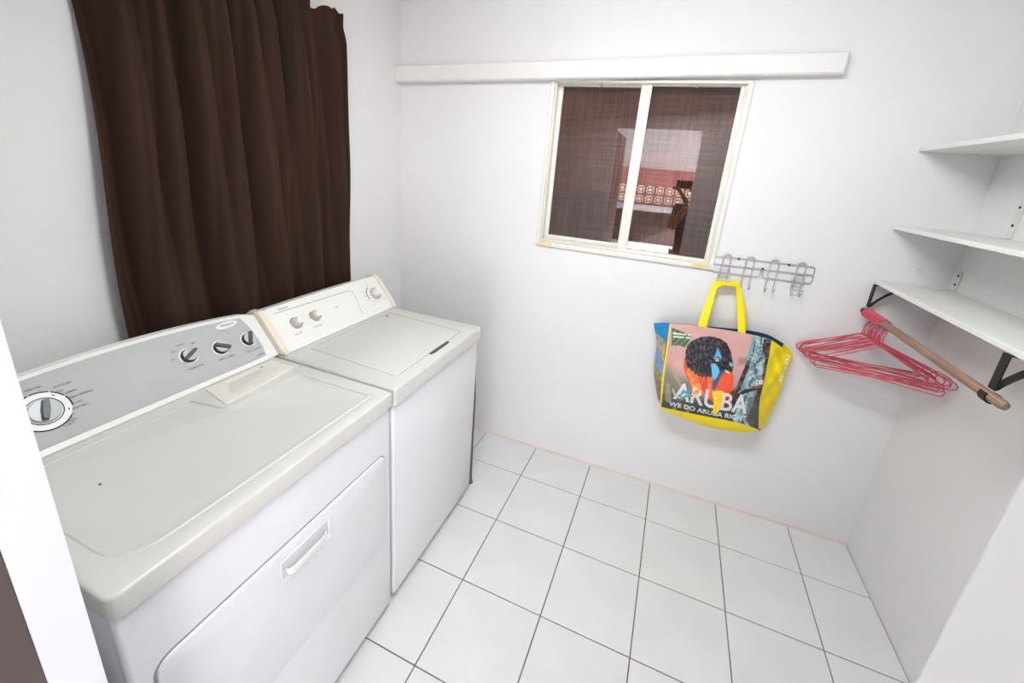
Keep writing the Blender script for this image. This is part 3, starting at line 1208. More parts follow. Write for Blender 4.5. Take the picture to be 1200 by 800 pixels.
def inpoly(poly):
    c = np.zeros(AX.shape, bool)
    n = len(poly)
    for k in range(n):
        x0, y0 = poly[k - 1]
        x1, y1 = poly[k]
        if y0 == y1:
            continue
        m = ((y0 > AY) != (y1 > AY)) & (AX < (x1 - x0) * (AY - y0) / (y1 - y0) + x0)
        c ^= m
    return c


def vnoise(sx, sy, seed):
    """smooth value noise over the artwork"""
    r = np.random.default_rng(seed).random((64, 64))
    X, Y = AX / sx, AY / sy
    ix, iy = np.floor(X).astype(int), np.floor(Y).astype(int)
    fx, fy = X - ix, Y - iy
    fx = fx * fx * (3 - 2 * fx)
    fy = fy * fy * (3 - 2 * fy)
    g = lambda a, b: r[a % 64, b % 64]
    return (g(ix, iy) * (1 - fx) + g(ix + 1, iy) * fx) * (1 - fy) + (g(ix, iy + 1) * (1 - fx) + g(ix + 1, iy + 1) * fx) * fy


img = np.zeros(AX.shape + (3,))


def paint(mask, col, alpha=1.0):
    c = np.array(col, float)
    m = (mask.astype(float) * alpha)[..., None]
    img[:] = img * (1 - m) + c * m


def smooth(a, b, x):
    t = np.clip((x - a) / (b - a), 0, 1)
    return t * t * (3 - 2 * t)


# ground of the photograph on the bag: pink sky, olive and grey foliage blur below
n1, n2, n3 = vnoise(60, 60, 1), vnoise(26, 26, 2), vnoise(12, 12, 3)
img[:] = np.array((214, 168, 160))
paint(np.ones_like(AX), (196, 146, 138), 0.5 * n1)
paint(np.ones_like(AX), (128, 124, 112), smooth(330, 470, AY + 60 * (n1 - .5) - 0.25 * (AX - 130)))
paint(np.ones_like(AX), (66, 70, 66), smooth(480, 610, AY + 50 * (n2 - .5) - 0.12 * (AX - 130)))
paint(smooth(0.55, 0.7, vnoise(40, 70, 9)) * (AY > 430) * (AX < 260), (176, 160, 128), 0.6)
paint(smooth(0, 1, np.clip(1 - np.abs((AX - 170) - 0.5 * (AY - 430)) / 18, 0, 1)) * (AY > 400) * (AY < 520), (170, 164, 140), 0.8)
paint(smooth(20, 60, AX - 520) * smooth(300, 330, AY) * (1 - smooth(345, 375, AY)) * (AX < 630), (140, 112, 108), 0.6)
# leaf
leaf = inpoly([(140, 125), (200, 150), (255, 182), (240, 215), (215, 250), (180, 235), (140, 240)])
paint(leaf, (104, 128, 92))
paint(leaf & (np.sin((AX + AY) * 0.16) > 0.1), (66, 92, 58), 0.85)
for yy in (160, 180):
    paint((np.abs(AY - yy - 0.13 * (AX - 150)) < 5) & (AX > 148) & (AX < 248) & (n3 > 0.28), (236, 240, 236), 0.9)
# tree trunk
trunk = inpoly([(655, 178), (690, 176), (775, 205), (735, 400), (700, 560), (692, 755), (490, 690), (545, 560), (610, 400), (625, 300)])
paint(trunk, (150, 178, 182))
st = vnoise(16, 90, 5)
sx = np.sin((AX + 0.28 * AY) * 0.12 + 5 * n1)
paint(trunk * smooth(0.45, 0.62, st), (110, 140, 146), 0.8)
paint(trunk & (sx > 0.75), (70, 84, 88), 0.8)
paint(trunk & (n3 > 0.72), (206, 222, 222), 0.7)
paint(inpoly([(655, 178), (672, 176), (630, 330), (612, 390), (600, 380), (630, 270)]), (116, 170, 186))
edge = inpoly([(725, 196), (775, 205), (735, 400), (700, 560), (692, 755), (640, 735), (610, 690), (650, 600), (700, 470), (730, 330), (712, 260)])
paint(edge, (74, 66, 62))
paint(edge & (n3 > 0.6), (128, 118, 112), 0.7)
paint(edge & (n2 > 0.62), (40, 34, 34), 0.8)
paint(inpoly([(600, 690), (620, 560), (660, 560), (690, 640), (692, 750), (640, 730)]), (96, 100, 96), 0.7)
br = inpoly([(618, 330), (640, 345), (600, 450), (545, 560), (520, 700), (490, 690), (505, 610), (545, 500), (590, 400)])
paint(br, (54, 48, 46))
paint(br & (n3 > 0.62), (110, 100, 94), 0.8)
paint(inpoly([(540, 540), (600, 512), (700, 508), (705, 522), (610, 532), (550, 560)]), (64, 44, 38))
paint(inpoly([(668, 466), (714, 470), (710, 500), (668, 492)]), (226, 226, 220))
paint(inpoly([(674, 472), (708, 475), (706, 494), (674, 488)]) & (n3 > 0.45), (150, 150, 146))
paint(inpoly([(640, 496), (700, 506), (700, 520), (640, 512)]), (150, 92, 70))
# bird
orange = inpoly([(208, 310), (226, 330), (262, 372), (310, 400), (400, 405), (480, 385), (525, 400), (530, 470), (515, 540), (480, 590), (440, 610), (385, 560), (330, 530), (270, 492), (232, 430), (214, 385)])
paint(orange, (240, 112, 62))
paint(orange * smooth(0.5, 0.7, vnoise(14, 30, 11)), (250, 150, 88), 0.8)
paint(orange * smooth(0.55, 0.7, vnoise(20, 40, 12)), (214, 74, 48), 0.8)
paint(inpoly([(440, 400), (505, 395), (530, 450), (520, 520), (480, 580), (440, 560), (420, 500)]), (236, 86, 56), 0.8)
paint(inpoly([(500, 520), (540, 500), (520, 570), (470, 610), (455, 600)]), (110, 52, 44))
hb = [(218, 330), (222, 270), (232, 232), (262, 204), (320, 182), (380, 177), (440, 190), (485, 222), (510, 270), (522, 330), (528, 380), (515, 412), (498, 400), (478, 388), (452, 405), (430, 440), (405, 500), (396, 430)]
lowb = []
for k in range(15):
    t = k / 14
    lowb.append((396 - 170 * t, 428 - 70 * t - 26 * math.sin(PI * t) * -1 + (9 if k % 2 else -7)))
head = inpoly(hb + lowb)
paint(head, (44, 42, 46))
fe = np.sin(0.11 * np.hypot(AX - 470, AY - 330) + 6 * n1) * np.sin(0.09 * (AX - AY) + 5 * n2)
paint(head & (fe > 0.25), (72, 70, 76), 0.8)
paint(head & (fe < -0.4), (24, 22, 26), 0.9)
paint(head & (n3 > 0.72) & (fe > 0), (104, 100, 104), 0.7)
paint(inpoly([(425, 250), (436, 270), (452, 304), (446, 330), (408, 322), (402, 312), (416, 285)]), (96, 168, 222))
paint(inpoly([(388, 346), (412, 348), (432, 372), (440, 400), (424, 440), (404, 462), (394, 410)]), (112, 182, 226))
paint(inpoly([(440, 392), (484, 383), (452, 420), (408, 504), (394, 494), (398, 455), (425, 430)]), (66, 86, 110))
paint(inpoly([(474, 386), (505, 404), (500, 414), (478, 404)]), (214, 210, 204))
paint(inpoly([(506, 336), (528, 360), (520, 372), (500, 362)]), (132, 184, 204))
rr = np.hypot(AX - 426, AY - 323)
paint(rr < 18, (24, 24, 28))
paint(rr < 11, (226, 226, 168))
paint(rr < 5, (30, 30, 30))
# lettering across the foot of the picture


def art_text(s, size, cx, cy, ang, col, width, alpha=1.0, squash=1.0, bold=True):
    vs, ts = text_geom(s, size, bold)
    xs = [v[0] for v in vs]
    k = width / (max(xs) - min(xs))
    a = math.radians(ang)
    pts = []
    for x, y, _ in vs:
        x, y = x * k, -y * squash
        pts.append((cx + x * math.cos(a) - y * math.sin(a), cy + x * math.sin(a) + y * math.cos(a)))
    m = np.zeros(AX.shape, bool)
    for t in ts:
        (x0, y0), (x1, y1), (x2, y2) = [pts[i] for i in t]
        d = (y1 - y2) * (x0 - x2) + (x2 - x1) * (y0 - y2)
        if abs(d) < 1e-9:
            continue
        l0 = ((y1 - y2) * (AX - x2) + (x2 - x1) * (AY - y2)) / d
        l1 = ((y2 - y0) * (AX - x2) + (x0 - x2) * (AY - y2)) / d
        m |= (l0 >= 0) & (l1 >= 0) & (l0 + l1 <= 1)
    paint(m, col, alpha)


art_text('ARUBA', 150, 388, 563, 11, (226, 224, 226), 470, 0.95)
art_text('WE DO ARUBA RIGHT', 42, 368, 643, 9.5, (232, 232, 230), 490, 0.95)
yel = inpoly([(394, 512), (432, 505), (462, 508), (452, 590), (440, 620), (420, 655), (396, 640), (404, 590)])
paint(yel, (252, 206, 40))
paint(yel & (n3 > 0.6), (255, 226, 110), 0.8)
orb = np.hypot(AX - 288, AY - 500)
paint((orb < 32) & (orb > 14) & (AX > 268), (244, 160, 60))


def stroke(pts, w, col):
    for (x0, y0), (x1, y1) in zip(pts[:-1], pts[1:]):
        dx, dy = x1 - x0, y1 - y0
        t = np.clip(((AX - x0) * dx + (AY - y0) * dy) / (dx * dx + dy * dy), 0, 1)
        paint(np.hypot(AX - x0 - t * dx, AY - y0 - t * dy) < w, col)


stroke([(152, 520), (172, 552), (220, 520), (262, 512)], 5, (70, 140, 190))
stroke([(160, 548), (200, 556), (252, 530)], 5, (96, 180, 214))
stroke([(150, 505), (160, 540), (190, 560)], 4, (226, 214, 70))
stroke([(205, 560), (240, 545), (275, 540)], 4, (110, 170, 80))
stroke([(215, 505), (232, 525), (225, 552)], 4, (80, 150, 200))
# yellow piping down the left side and along the top seam
paint((AX - (130 - (AY - 100) * 0.113)) < 7, (244, 218, 40))


def lin(a):
    a = np.clip(a / 255.0, 0, 1)
    return np.where(a <= 0.04045, a / 12.92, ((a + 0.055) / 1.055) ** 2.4)


def colour_grid(name, P3, rgb, material, parent, thick=0.0):
    H, Wd = P3.shape[:2]
    me = bpy.data.meshes.new(name)
    idx = np.arange(H * Wd).reshape(H, Wd)
    faces = np.stack([idx[:-1, :-1], idx[1:, :-1], idx[1:, 1:], idx[:-1, 1:]], -1).reshape(-1, 4)
    me.from_pydata(P3.reshape(-1, 3).tolist(), [], faces.tolist())
    at = me.color_attributes.new('print', 'FLOAT_COLOR', 'POINT')
    rgba = np.ones((H * Wd, 4), np.float32)
    rgba[:, :3] = lin(rgb).reshape(-1, 3)
    at.data.foreach_set('color', rgba.ravel())
    me.polygons.foreach_set('use_smooth', [True] * len(me.polygons))
    me.materials.append(material)
    o = bpy.data.objects.new(name, me)
    COL.objects.link(o)
    adopt(o, parent)
    return o


colour_grid('front_panel', pos, img, M['print'], bag)

# left gusset: folds inward between front and back
edge_lg = [(1.499, -0.058, 0.937), (1.527, -0.058, 0.820), (1.545, -0.058, 0.657), (1.586, -0.07, 0.548)]
edge_lb = [(1.530, -0.012, 0.930), (1.55, -0.012, 0.80), (1.57, -0.012, 0.66), (1.61, -0.012, 0.545)]
GU, GV = 24, 90
gp = np.zeros((GV + 1, 2 * GU + 1, 3))
gc = np.zeros((GV + 1, 2 * GU + 1, 3))
r2 = np.random.default_rng(8).random((40, 20))
for j in range(GV + 1):
    v = j / GV
    a, b, c = samp(edge_lb, v), samp(edge_lg, v), samp(edge_left, v)
    for i in range(2 * GU + 1):
        k = i / GU
        gp[j, i] = a + (b - a) * k if k <= 1 else b + (c - b) * (k - 1)
        gp[j, i, 0] += 0.003 * math.sin(14 * v + 4 * k)
        nz = r2[int(v * 38), int(k * 9)]
        if v < 0.16:
            col = np.array((40, 140, 200))
        elif v < 0.30:
            col = np.array((178, 166, 140)) * (0.85 + 0.3 * nz)
        elif v < 0.48:
            col = np.array((126, 158, 200)) * (0.9 + 0.2 * nz)
        elif v < 0.60:
            col = np.array((160, 156, 96)) * (0.8 + 0.4 * nz)
        else:
            col = np.array((140, 112, 90)) * (0.7 + 0.6 * nz)
        gc[j, i] = col
colour_grid('side_gusset', gp, gc, M['print'], bag)['label'] = 'blue and brown printed side of the bag'

# right gusset and underside, yellow with white script
edge_rg = [(2.092, -0.05, 0.912), (2.086, -0.05, 0.81), (2.078, -0.05, 0.66), (2.062, -0.06, 0.535)]
edge_rb = [(2.055, -0.010, 0.940), (2.05, -0.010, 0.82), (2.05, -0.010, 0.66), (2.045, -0.010, 0.53)]
GU = 40
gp = np.zeros((GV + 1, 2 * GU + 1, 3))
gc = np.zeros((GV + 1, 2 * GU + 1, 3))
for j in range(GV + 1):
    v = j / GV
    a, b, c = samp(edge_right, v), samp(edge_rg, v), samp(edge_rb, v)
    for i in range(2 * GU + 1):
        k = i / GU
        gp[j, i] = a + (b - a) * k if k <= 1 else b + (c - b) * (k - 1)
        cr = math.sin(PI * min(k, 1))
        gp[j, i, 1] -= 0.006 * cr * math.sin(16 * v + 5 * k) + 0.004 * cr * math.sin(31 * v - 9 * k)
        col = np.array((252, 226, 24))
        # white looped script printed along the outer fold
        s = (k - 0.84) / 0.10
        q = (v * 9.5) % 1.0 - 0.5
        d = math.hypot(s, q * 1.9)
        if 0.06 < v < 0.42 and 0.45 < d < 0.85:
            col = np.array((246, 244, 226))
        gc[j, i] = col
colour_grid('side_panel', gp, gc, M['print'], bag)['label'] = 'yellow side of the bag with white script'
edge_low = [(1.600, -0.115, 0.535), (1.712, -0.105, 0.500), (1.830, -0.10, 0.486), (1.930, -0.10, 0.493), (1.985, -0.10, 0.508), (2.045, -0.075, 0.528)]
edge_bk = [(1.61, -0.012, 0.545), (1.70, -0.012, 0.52), (1.83, -0.012, 0.505), (1.95, -0.012, 0.51), (2.0, -0.012, 0.515), (2.045, -0.010, 0.53)]
bm = nb()
rows = []
for i in range(41):
    u = i / 40
    a, b, c = samp(edge_bot, u), samp(edge_low, u), samp(edge_bk, u)
    r = []
    for k in range(13):
        t = k / 6
        p = a + (b - a) * t if t <= 1 else b + (c - b) * (t - 1)
        if t <= 1:
            p[2] -= 0.006 * math.sin(PI * t) * (1 + 0.5 * math.sin(24 * u))
            p[1] -= 0.006 * math.sin(PI * t)
        r.append(bm.verts.new(p))
    rows.append(r)
for a, b in zip(rows[:-1], rows[1:]):
    for k in range(12):
        bm.faces.new((a[k], b[k], b[k + 1], a[k + 1]))
finish(bm, 'base_panel', M['yellow'], bag, sharp=80)
# back panel with darker rim
edge_bt = [(1.530, -0.012, 0.930), (1.63, -0.03, 0.950), (1.733, -0.04, 0.964), (1.83, -0.045, 0.976), (1.90, -0.045, 0.982), (1.98, -0.035, 0.975), (2.055, -0.010, 0.940)]
bm = nb()
rows = []
for i in range(31):
    u = i / 30
    rows.append([bm.verts.new(coons(u, k / 12, edge_bt, edge_bk, edge_lb, edge_rb)) for k in range(13)])
for a, b in zip(rows[:-1], rows[1:]):
    for k in range(12):
        bm.faces.new((a[k], a[k + 1], b[k + 1], b[k]))
finish(bm, 'back_panel', M['navy'], bag, sharp=80)


def ribbon(bm, pairs, thick=0.0014):
    pv = [(Vector(a), Vector(b)) for a, b in pairs]
    rows = []
    for i, (a, b) in enumerate(pv):
        t = (pv[min(i + 1, len(pv) - 1)][0] - pv[max(i - 1, 0)][0])
        n = t.cross(b - a).normalized() * thick / 2
        rows.append([bm.verts.new(a + n), bm.verts.new(b + n), bm.verts.new(b - n), bm.verts.new(a - n)])
    for a, b in zip(rows[:-1], rows[1:]):
        for k in range(4):
            bm.faces.new((a[k], a[(k + 1) % 4], b[(k + 1) % 4], b[k]))
    bm.faces.new(rows[0][::-1])
    bm.faces.new(rows[-1])


for back in (0, 1):
    dy = 0.055 * back
    dx = 0.012 * back
    yb = -0.1055 + dy
    yt = -0.046 + .022 * back
    bm = nb()
    pairs = [((1.683 + dx, yb - .001, 0.945), (1.719 + dx, yb - .001, 0.945)),
             ((1.684 + dx, yb, 0.98), (1.719 + dx, yb, 0.98)),
             ((1.698 + dx * .8, (yb + yt) / 2, 1.08), (1.727 + dx * .6, (yb + yt) / 2 - .004, 1.08)),
             ((1.714, yt, 1.155), (1.733, yt - .010, 1.155)),
             ((1.722, yt + .006, 1.176), (1.742, yt - .016, 1.164)),
             ((1.730, yt + .010, 1.184), (1.748, yt - .020, 1.172)),
             ((1.770, yt + .010, 1.186), (1.770, yt - .020, 1.175)),
             ((1.812, yt + .010, 1.188), (1.802, yt - .018, 1.176)),
             ((1.824, yt + .006, 1.182), (1.806, yt - .014, 1.168)),
             ((1.832, yt, 1.16), (1.811, yt - .008, 1.155)),
             ((1.855 + dx, (yb + yt) / 2, 1.08), (1.829 + dx, (yb + yt) / 2 - .003, 1.08)),
             ((1.876 + dx, yb - .002, 0.99), (1.847 + dx, yb - .002, 0.99)),
             ((1.877 + dx, yb - .003, 0.950), (1.847 + dx, yb - .003, 0.950))]
    ribbon(bm, pairs)
    finish(bm, 'handle', M['yellow'], bag, sharp=60)

# ------------------------------------------------------------------ shelves on the right wall
SX = 2.303


def shelf_board(name, label, z0, z1, yfar, x0=SX, cat='shelf'):
    t = thing(name, label, cat, (2.42, -0.5, z0))
    box_obj('board', (x0, yfar, z0), (RW - .0005, -0.0005, z1), M['shelf'], t, 0.0012, 1)
    return t


low = shelf_board('wall_shelf', 'lower white wall shelf carried by black iron brackets above the pink hangers', 1.264, 1.281, -1.25)
mid = shelf_board('wall_shelf', 'middle white wall shelf between the bracketed shelf and the top one', 1.486, 1.501, -1.20)
top = shelf_board('wall_shelf', 'topmost white wall shelf seen from below at the upper right edge', 1.776, 1.792, -1.15)

# upright white fixing brackets screwed to the wall above each shelf
for t, z, y, h in ((low, 1.281, -0.040, 0.075), (mid, 1.501, -0.200, 0.13), (mid, 1.501, -0.72, 0.13), (low, 1.281, -0.62, 0.075)):
    bm = nb()
    add_box(bm, (RW - 0.005, y - .012, z + .0005), (RW - .001, y + .012, z + h), 0.0012, 1)
    add_box(bm, (RW - 0.055, y - .012, z + .0005), (RW - .004, y + .012, z + .004), 0.001, 1)
    br = finish(bm, 'wall_bracket', M['white_metal'], t)
    for zz in (z + h * .35, z + h * .8):
        bm = nb()
        add_lathe(bm, [(0.0045, 0), (0.0045, 0.0015), (0.002, 0.003)], (RW - .005, y, zz), (-1, 0, 0), 10)
        finish(bm, 'screw', M['screw'], br)

ROD_X, ROD_Z, ROD_R = 2.300, 1.150, 0.0125
for y, w in ((-0.030, 0.020), (-0.775, 0.024)):
    bm = nb()
    # drop bar from shelf edge to the rod, cup below the rod, horizontal arm under the shelf, upright on the wall
    add_box(bm, (ROD_X - .004, y - w / 2, ROD_Z + .018), (ROD_X + .001, y + w / 2, 1.2635), 0.0008, 1)
    cup = [(ROD_X + (ROD_R + .003) * math.sin(a), ROD_Z - (ROD_R + .003) * math.cos(a)) for a in np.linspace(-2.2, 2.0, 16)]
    prev = None
    for cx, cz in [(ROD_X - .0015, ROD_Z + .03)] * 0 + cup:
        d = Vector((cx - ROD_X, 0, cz - ROD_Z)).normalized() * 0.002
        q = [bm.verts.new((cx - d.x, y - w / 2, cz - d.z)), bm.verts.new((cx - d.x, y + w / 2, cz - d.z)),
             bm.verts.new((cx + d.x, y + w / 2, cz + d.z)), bm.verts.new((cx + d.x, y - w / 2, cz + d.z))]
        if prev:
            for k in range(4):
                bm.faces.new((prev[k], prev[(k + 1) % 4], q[(k + 1) % 4], q[k]))
        else:
            bm.faces.new(q[::-1])
        prev = q
    bm.faces.new(prev)
    add_box(bm, (ROD_X - .004, y - w / 2, 1.2600), (RW - .001, y + w / 2, 1.2636), 0.0008, 1)
    # curved brace from the rod up to the arm
    prev = None
    for i in range(13):
        t = i / 12
        x = ROD_X + 0.003 + 0.110 * t
        z = ROD_Z + 0.022 + (1.2605 - ROD_Z - 0.022) * (math.sin(t * PI / 2) ** 0.9)
        dx, dz = -0.4, 1.0
        q = [bm.verts.new((x, y - w / 2, z - .002)), bm.verts.new((x, y + w / 2, z - .002)), bm.verts.new((x, y + w / 2, z + .002)), bm.verts.new((x, y - w / 2, z + .002))]
        if prev:
            for k in range(4):
                bm.faces.new((prev[k], prev[(k + 1) % 4], q[(k + 1) % 4], q[k]))
        else:
            bm.faces.new(q[::-1])
        prev = q
    bm.faces.new(prev)
    o = finish(bm, 'iron_bracket', M['black_iron'], low)
    o['label'] = 'black iron shelf bracket'

bm = nb()
add_tube(bm, [(ROD_X, -0.010, ROD_Z), (ROD_X, -0.3, ROD_Z - .001), (ROD_X, -0.6, ROD_Z - .001), (ROD_X, -0.818, ROD_Z), (ROD_X, -0.828, ROD_Z), (ROD_X, -0.832, ROD_Z)],
         [ROD_R, ROD_R, ROD_R, ROD_R, ROD_R * .85, ROD_R * .5], 20)
tag(finish(bm, 'clothes_rod', M['wood']), 'bare wooden clothes rod held in the black brackets under the lower shelf', 'rod')


# ------------------------------------------------------------------ wire hangers
def hanger_parts(rod_r, drop=0.085, fall=0.100, half=0.206, sag=0.0):
    wr = 0.0022
    bm = nb()
    R_ = rod_r + wr + 0.0065
    hook = []
    for a in np.linspace(200, -30, 16):
        hook.append((R_ * math.cos(math.radians(a)), 0, R_ * math.sin(math.radians(a))))
    hook += [(0.006, 0, -0.034), (0.001, 0, -0.046), (0.0, 0, -drop)]
    add_tube(bm, hook, wr, 7)
    bm2 = nb()
    body = [(0, 0, -drop + .004), (-0.018, 0, -drop - .004)]
    body += [(-half + 0.02, 0, -drop - fall + .014), (-half + .006, 0, -drop - fall + .005), (-half, 0, -drop - fall - .006), (-half + .004, 0, -drop - fall - .017), (-half + .016, 0, -drop - fall - .022)]
    body += [(0, 0, -drop - fall - .024 - sag)]
    body += [(half - .016, 0, -drop - fall - .022), (half - .004, 0, -drop - fall - .017), (half, 0, -drop - fall - .006), (half - .006, 0, -drop - fall + .005), (half - .02, 0, -drop - fall + .014)]
    body += [(0.018, 0, -drop - .004)]
    add_tube(bm2, body, wr, 7, closed=True)
    return bm, bm2


HG = 'pink wire hangers on the wooden rod'
root = bpy.data.objects.new('wire_hanger', None)
root.empty_display_size = 0.05
COL.objects.link(root)
b1, b2 = hanger_parts(ROD_R)
hk = finish(b1, 'hook', M['pink'], None, sharp=80)
fr = finish(b2, 'frame', M['pink'], None, sharp=80)
hk.parent = root
fr.parent = root


def copy_hanger():
    r = root.copy()
    COL.objects.link(r)
    for ch in (hk, fr):
        c = ch.copy()
        COL.objects.link(c)
        c.parent = r
    return r


NH = 16
hangers = [root]
for i in range(NH - 1):
    hangers.append(copy_hanger())
ORD = ['second', 'third', 'fourth', 'fifth', 'sixth', 'seventh', 'eighth', 'ninth', 'tenth', 'eleventh', 'twelfth', 'thirteenth', 'fourteenth', 'fifteenth']
YAWS = [-4, -8, -11, -14, -20, -15, -27, -22, -32, -18, -36, -25, -30, -20, -33, -24]
ROLLS = [-0.5, -3.5, 1.0, -6.0, -2.0, -7.5, -0.5, -4.5, -9.5, -3.0, -6.0, -11.0, -5.0, -8.0, -3.5, -10.0]
for i, h in enumerate(hangers):
    h.location = (ROD_X, -0.052 - 0.0098 * i, ROD_Z - 0.0065)
    h.rotation_euler = (math.radians(random.uniform(-2, 2)), math.radians(ROLLS[i]), math.radians(YAWS[i]))
    if i == 0:
        tag(h, 'pink wire hanger at the back of the bunch, next to the far black bracket', 'hanger', HG)
    elif i == NH - 1:
        tag(h, 'frontmost pink wire hanger of the bunch, farthest from the back wall', 'hanger', HG)
    else:
        tag(h, 'pink wire hanger, %s from the back wall along the wooden rod' % ORD[i - 1], 'hanger', HG)

# nail in the back wall below the middle shelf
bm = nb()
add_lathe(bm, [(0.0015, 0), (0.0015, 0.018), (0.004, 0.0185), (0.004, 0.020)], (2.425, 0.0, 1.343), (0, -1, 0.25), 8)
add_tube(bm, [(2.425, -0.001, 1.343), (2.4255, -0.004, 1.333), (2.427, -0.003, 1.325)], 0.0012, 6)
tag(finish(bm, 'nail', M['white_metal']), 'small painted nail in the back wall under the middle shelf', 'nail')

# ------------------------------------------------------------------ outside: porch seen mirrored in the window
struct(box_obj('floor_porch', (-2.2, -5.3, -0.10), (6.5, -1.94, -0.02), M['porch_floor']))
pc = bpy.data.objects.new('ceiling_porch', None)
pc.location = (1.0, -3.5, 2.2)
COL.objects.link(pc)
struct(pc)
bw = 0.115
bm0 = nb()
add_prism(bm0, [(-bw / 2 + .003, -1.945, 2.40), (bw / 2 - .003, -1.945, 2.40), (bw / 2 - .003, -5.3, 1.58), (-bw / 2 + .003, -5.3, 1.58)],
          [(-bw / 2 + .003, -1.945, 2.42), (bw / 2 - .003, -1.945, 2.42), (bw / 2 - .003, -5.3, 1.60), (-bw / 2 + .003, -5.3, 1.60)])
bd = finish(bm0, 'ceiling_board', M['porch_white'], None)
for i in range(36):
    o = bd if i == 0 else bd.copy()
    if i:
        COL.objects.link(o)
    o.location = (-0.95 + i * bw, 0, 0)
    adopt(o, pc)
bm = nb()
add_prism(bm, [(-1.1, -1.945, 2.421), (3.3, -1.945, 2.421), (3.3, -5.3, 1.601), (-1.1, -5.3, 1.601)],
          [(-1.1, -1.945, 2.45), (3.3, -1.945, 2.45), (3.3, -5.3, 1.63), (-1.1, -5.3, 1.63)])
finish(bm, 'roof_deck', M['porch_white'], pc)

struct(box_obj('wall_house_blocker', (RW + 0.12, -1.94, -0.1), (4.2, -1.74, 3.3), M['porch_white']))  # unseen wall extension, added to shade the porch strip near the door
struct(box_obj('wall_porch_blocker', (2.25, -2.80, -0.1), (2.40, -1.942, 2.17), M['porch_white']))  # unseen wall added to keep outside light off left jamb and dryer front

PYW = -4.60
pw = bpy.data.objects.new('wall_porch', None)
pw.location = (1.0, PYW, 0)
COL.objects.link(pw)
struct(pw)
BZ0, BZ1 = 1.235, 1.515
box_obj('parapet', (-2.2, PYW - .12, -0.1), (4.2, PYW, BZ0), M['brown_door'], pw)
box_obj('upper_wall', (-2.2, PYW - .06, BZ1), (4.2, PYW, 1.76), M['pink_wall'], pw)
box_obj('ledge', (-2.2, PYW - .14, BZ0 - .10), (4.2, PYW + .10, BZ0 - .01), M['porch_white'], pw, 0.01)
# pierced breeze blocks: square frame, ring and diagonal webs
bs = 0.14
box_obj('low_wall', (-2.2, PYW + .10, -0.05), (4.2, PYW + .55, 0.66), M['porch_white'], pw, 0.01)
bm = nb()
for lo, hi in (((-bs / 2, -.05, -bs / 2), (-bs / 2 + .016, 0, bs / 2)), ((bs / 2 - .016, -.05, -bs / 2), (bs / 2, 0, bs / 2)),
               ((-bs / 2, -.05, -bs / 2), (bs / 2, 0, -bs / 2 + .016)), ((-bs / 2, -.05, bs / 2 - .016), (bs / 2, 0, bs / 2))):
    add_box(bm, lo, hi)
add_tube(bm, [(0.034 * math.cos(a), -0.025, 0.034 * math.sin(a)) for a in np.linspace(0, 2 * PI, 16, endpoint=False)], 0.009, 6, closed=True)
for sx_ in (-1, 1):
    for sz_ in (-1, 1):
        add_tube(bm, [(sx_ * .026, -.025, sz_ * .026), (sx_ * .062, -.025, sz_ * .062)], 0.008, 6)
bb = finish(bm, 'breeze_block', M['pink_wall'], None)
k = 0
for r_ in range(2):
    for c_ in range(-4, 24):
        o = bb if k == 0 else bb.copy()
        if k:
            COL.objects.link(o)
        o.location = (c_ * bs, PYW - .01, BZ0 + bs / 2 + r_ * bs)
        adopt(o, pw)
        k += 1

# outward-opened door leaf at the left jamb
bm = nb()
add_box(bm, (0.86, -2.66, 0.0), (0.8955, -1.9395, 2.0), 0.003)
dl = struct(finish(bm, 'door_1', M['brown_door']))

# ------------------------------------------------------------------ photographer and phone
def skin_figure(name, pts, edges, rad, material, root_i=0, sub=2):
    me = bpy.data.meshes.new(name)
    me.from_pydata(pts, edges, [])
    o = bpy.data.objects.new(name, me)
    COL.objects.link(o)
    sk = o.modifiers.new('skin', 'SKIN')
    sk.use_smooth_shade = True
    for i, r in enumerate(rad):
        r = r if isinstance(r, tuple) else (r, r)
        me.skin_vertices[0].data[i].radius = r
        me.skin_vertices[0].data[i].use_root = (i == root_i)
    ss = o.modifiers.new('smooth', 'SUBSURF')
    ss.levels = sub
    ss.render_levels = sub
    me.materials.append(material)
    return o


per = thing('person', 'person in a brown shirt mirrored in the window pane, holding up a phone', 'person', (1.70, -2.50, -0.02))
bx, by = 1.70, -2.50
pts = [(bx, by, 0.88), (bx, by + .02, 1.05), (bx, by + .03, 1.24), (bx, by + .03, 1.36), (bx, by + .045, 1.45),          # pelvis..neck
       (bx - .17, by + .02, 1.33), (bx - .20, by + .16, 1.14), (bx - .09, by + .34, 1.40),                               # left arm
       (bx + .17, by + .02, 1.33), (bx + .20, by + .16, 1.14), (bx + .02, by + .34, 1.40),                               # right arm
       (bx - .09, by, 0.82), (bx - .10, by + .03, 0.45), (bx - .10, by - .01, 0.06), (bx - .11, by + .14, 0.02),
       (bx + .09, by, 0.82), (bx + .10, by + .03, 0.45), (bx + .10, by - .01, 0.06), (bx + .11, by + .14, 0.02)]
ed = [(0, 1), (1, 2), (2, 3), (3, 4), (2, 5), (5, 6), (6, 7), (2, 8), (8, 9), (9, 10), (0, 11), (11, 12), (12, 13), (13, 14), (0, 15), (15, 16), (16, 17), (17, 18)]
rad = [(.15, .11), (.135, .10), (.155, .11), (.09, .07), .052, .058, .043, .028, .058, .043, .028, .085, .056, .038, .036, .085, .056, .038, .036]
body = skin_figure('body', pts, ed, rad, M['skin'], 0)
adopt(body, per)
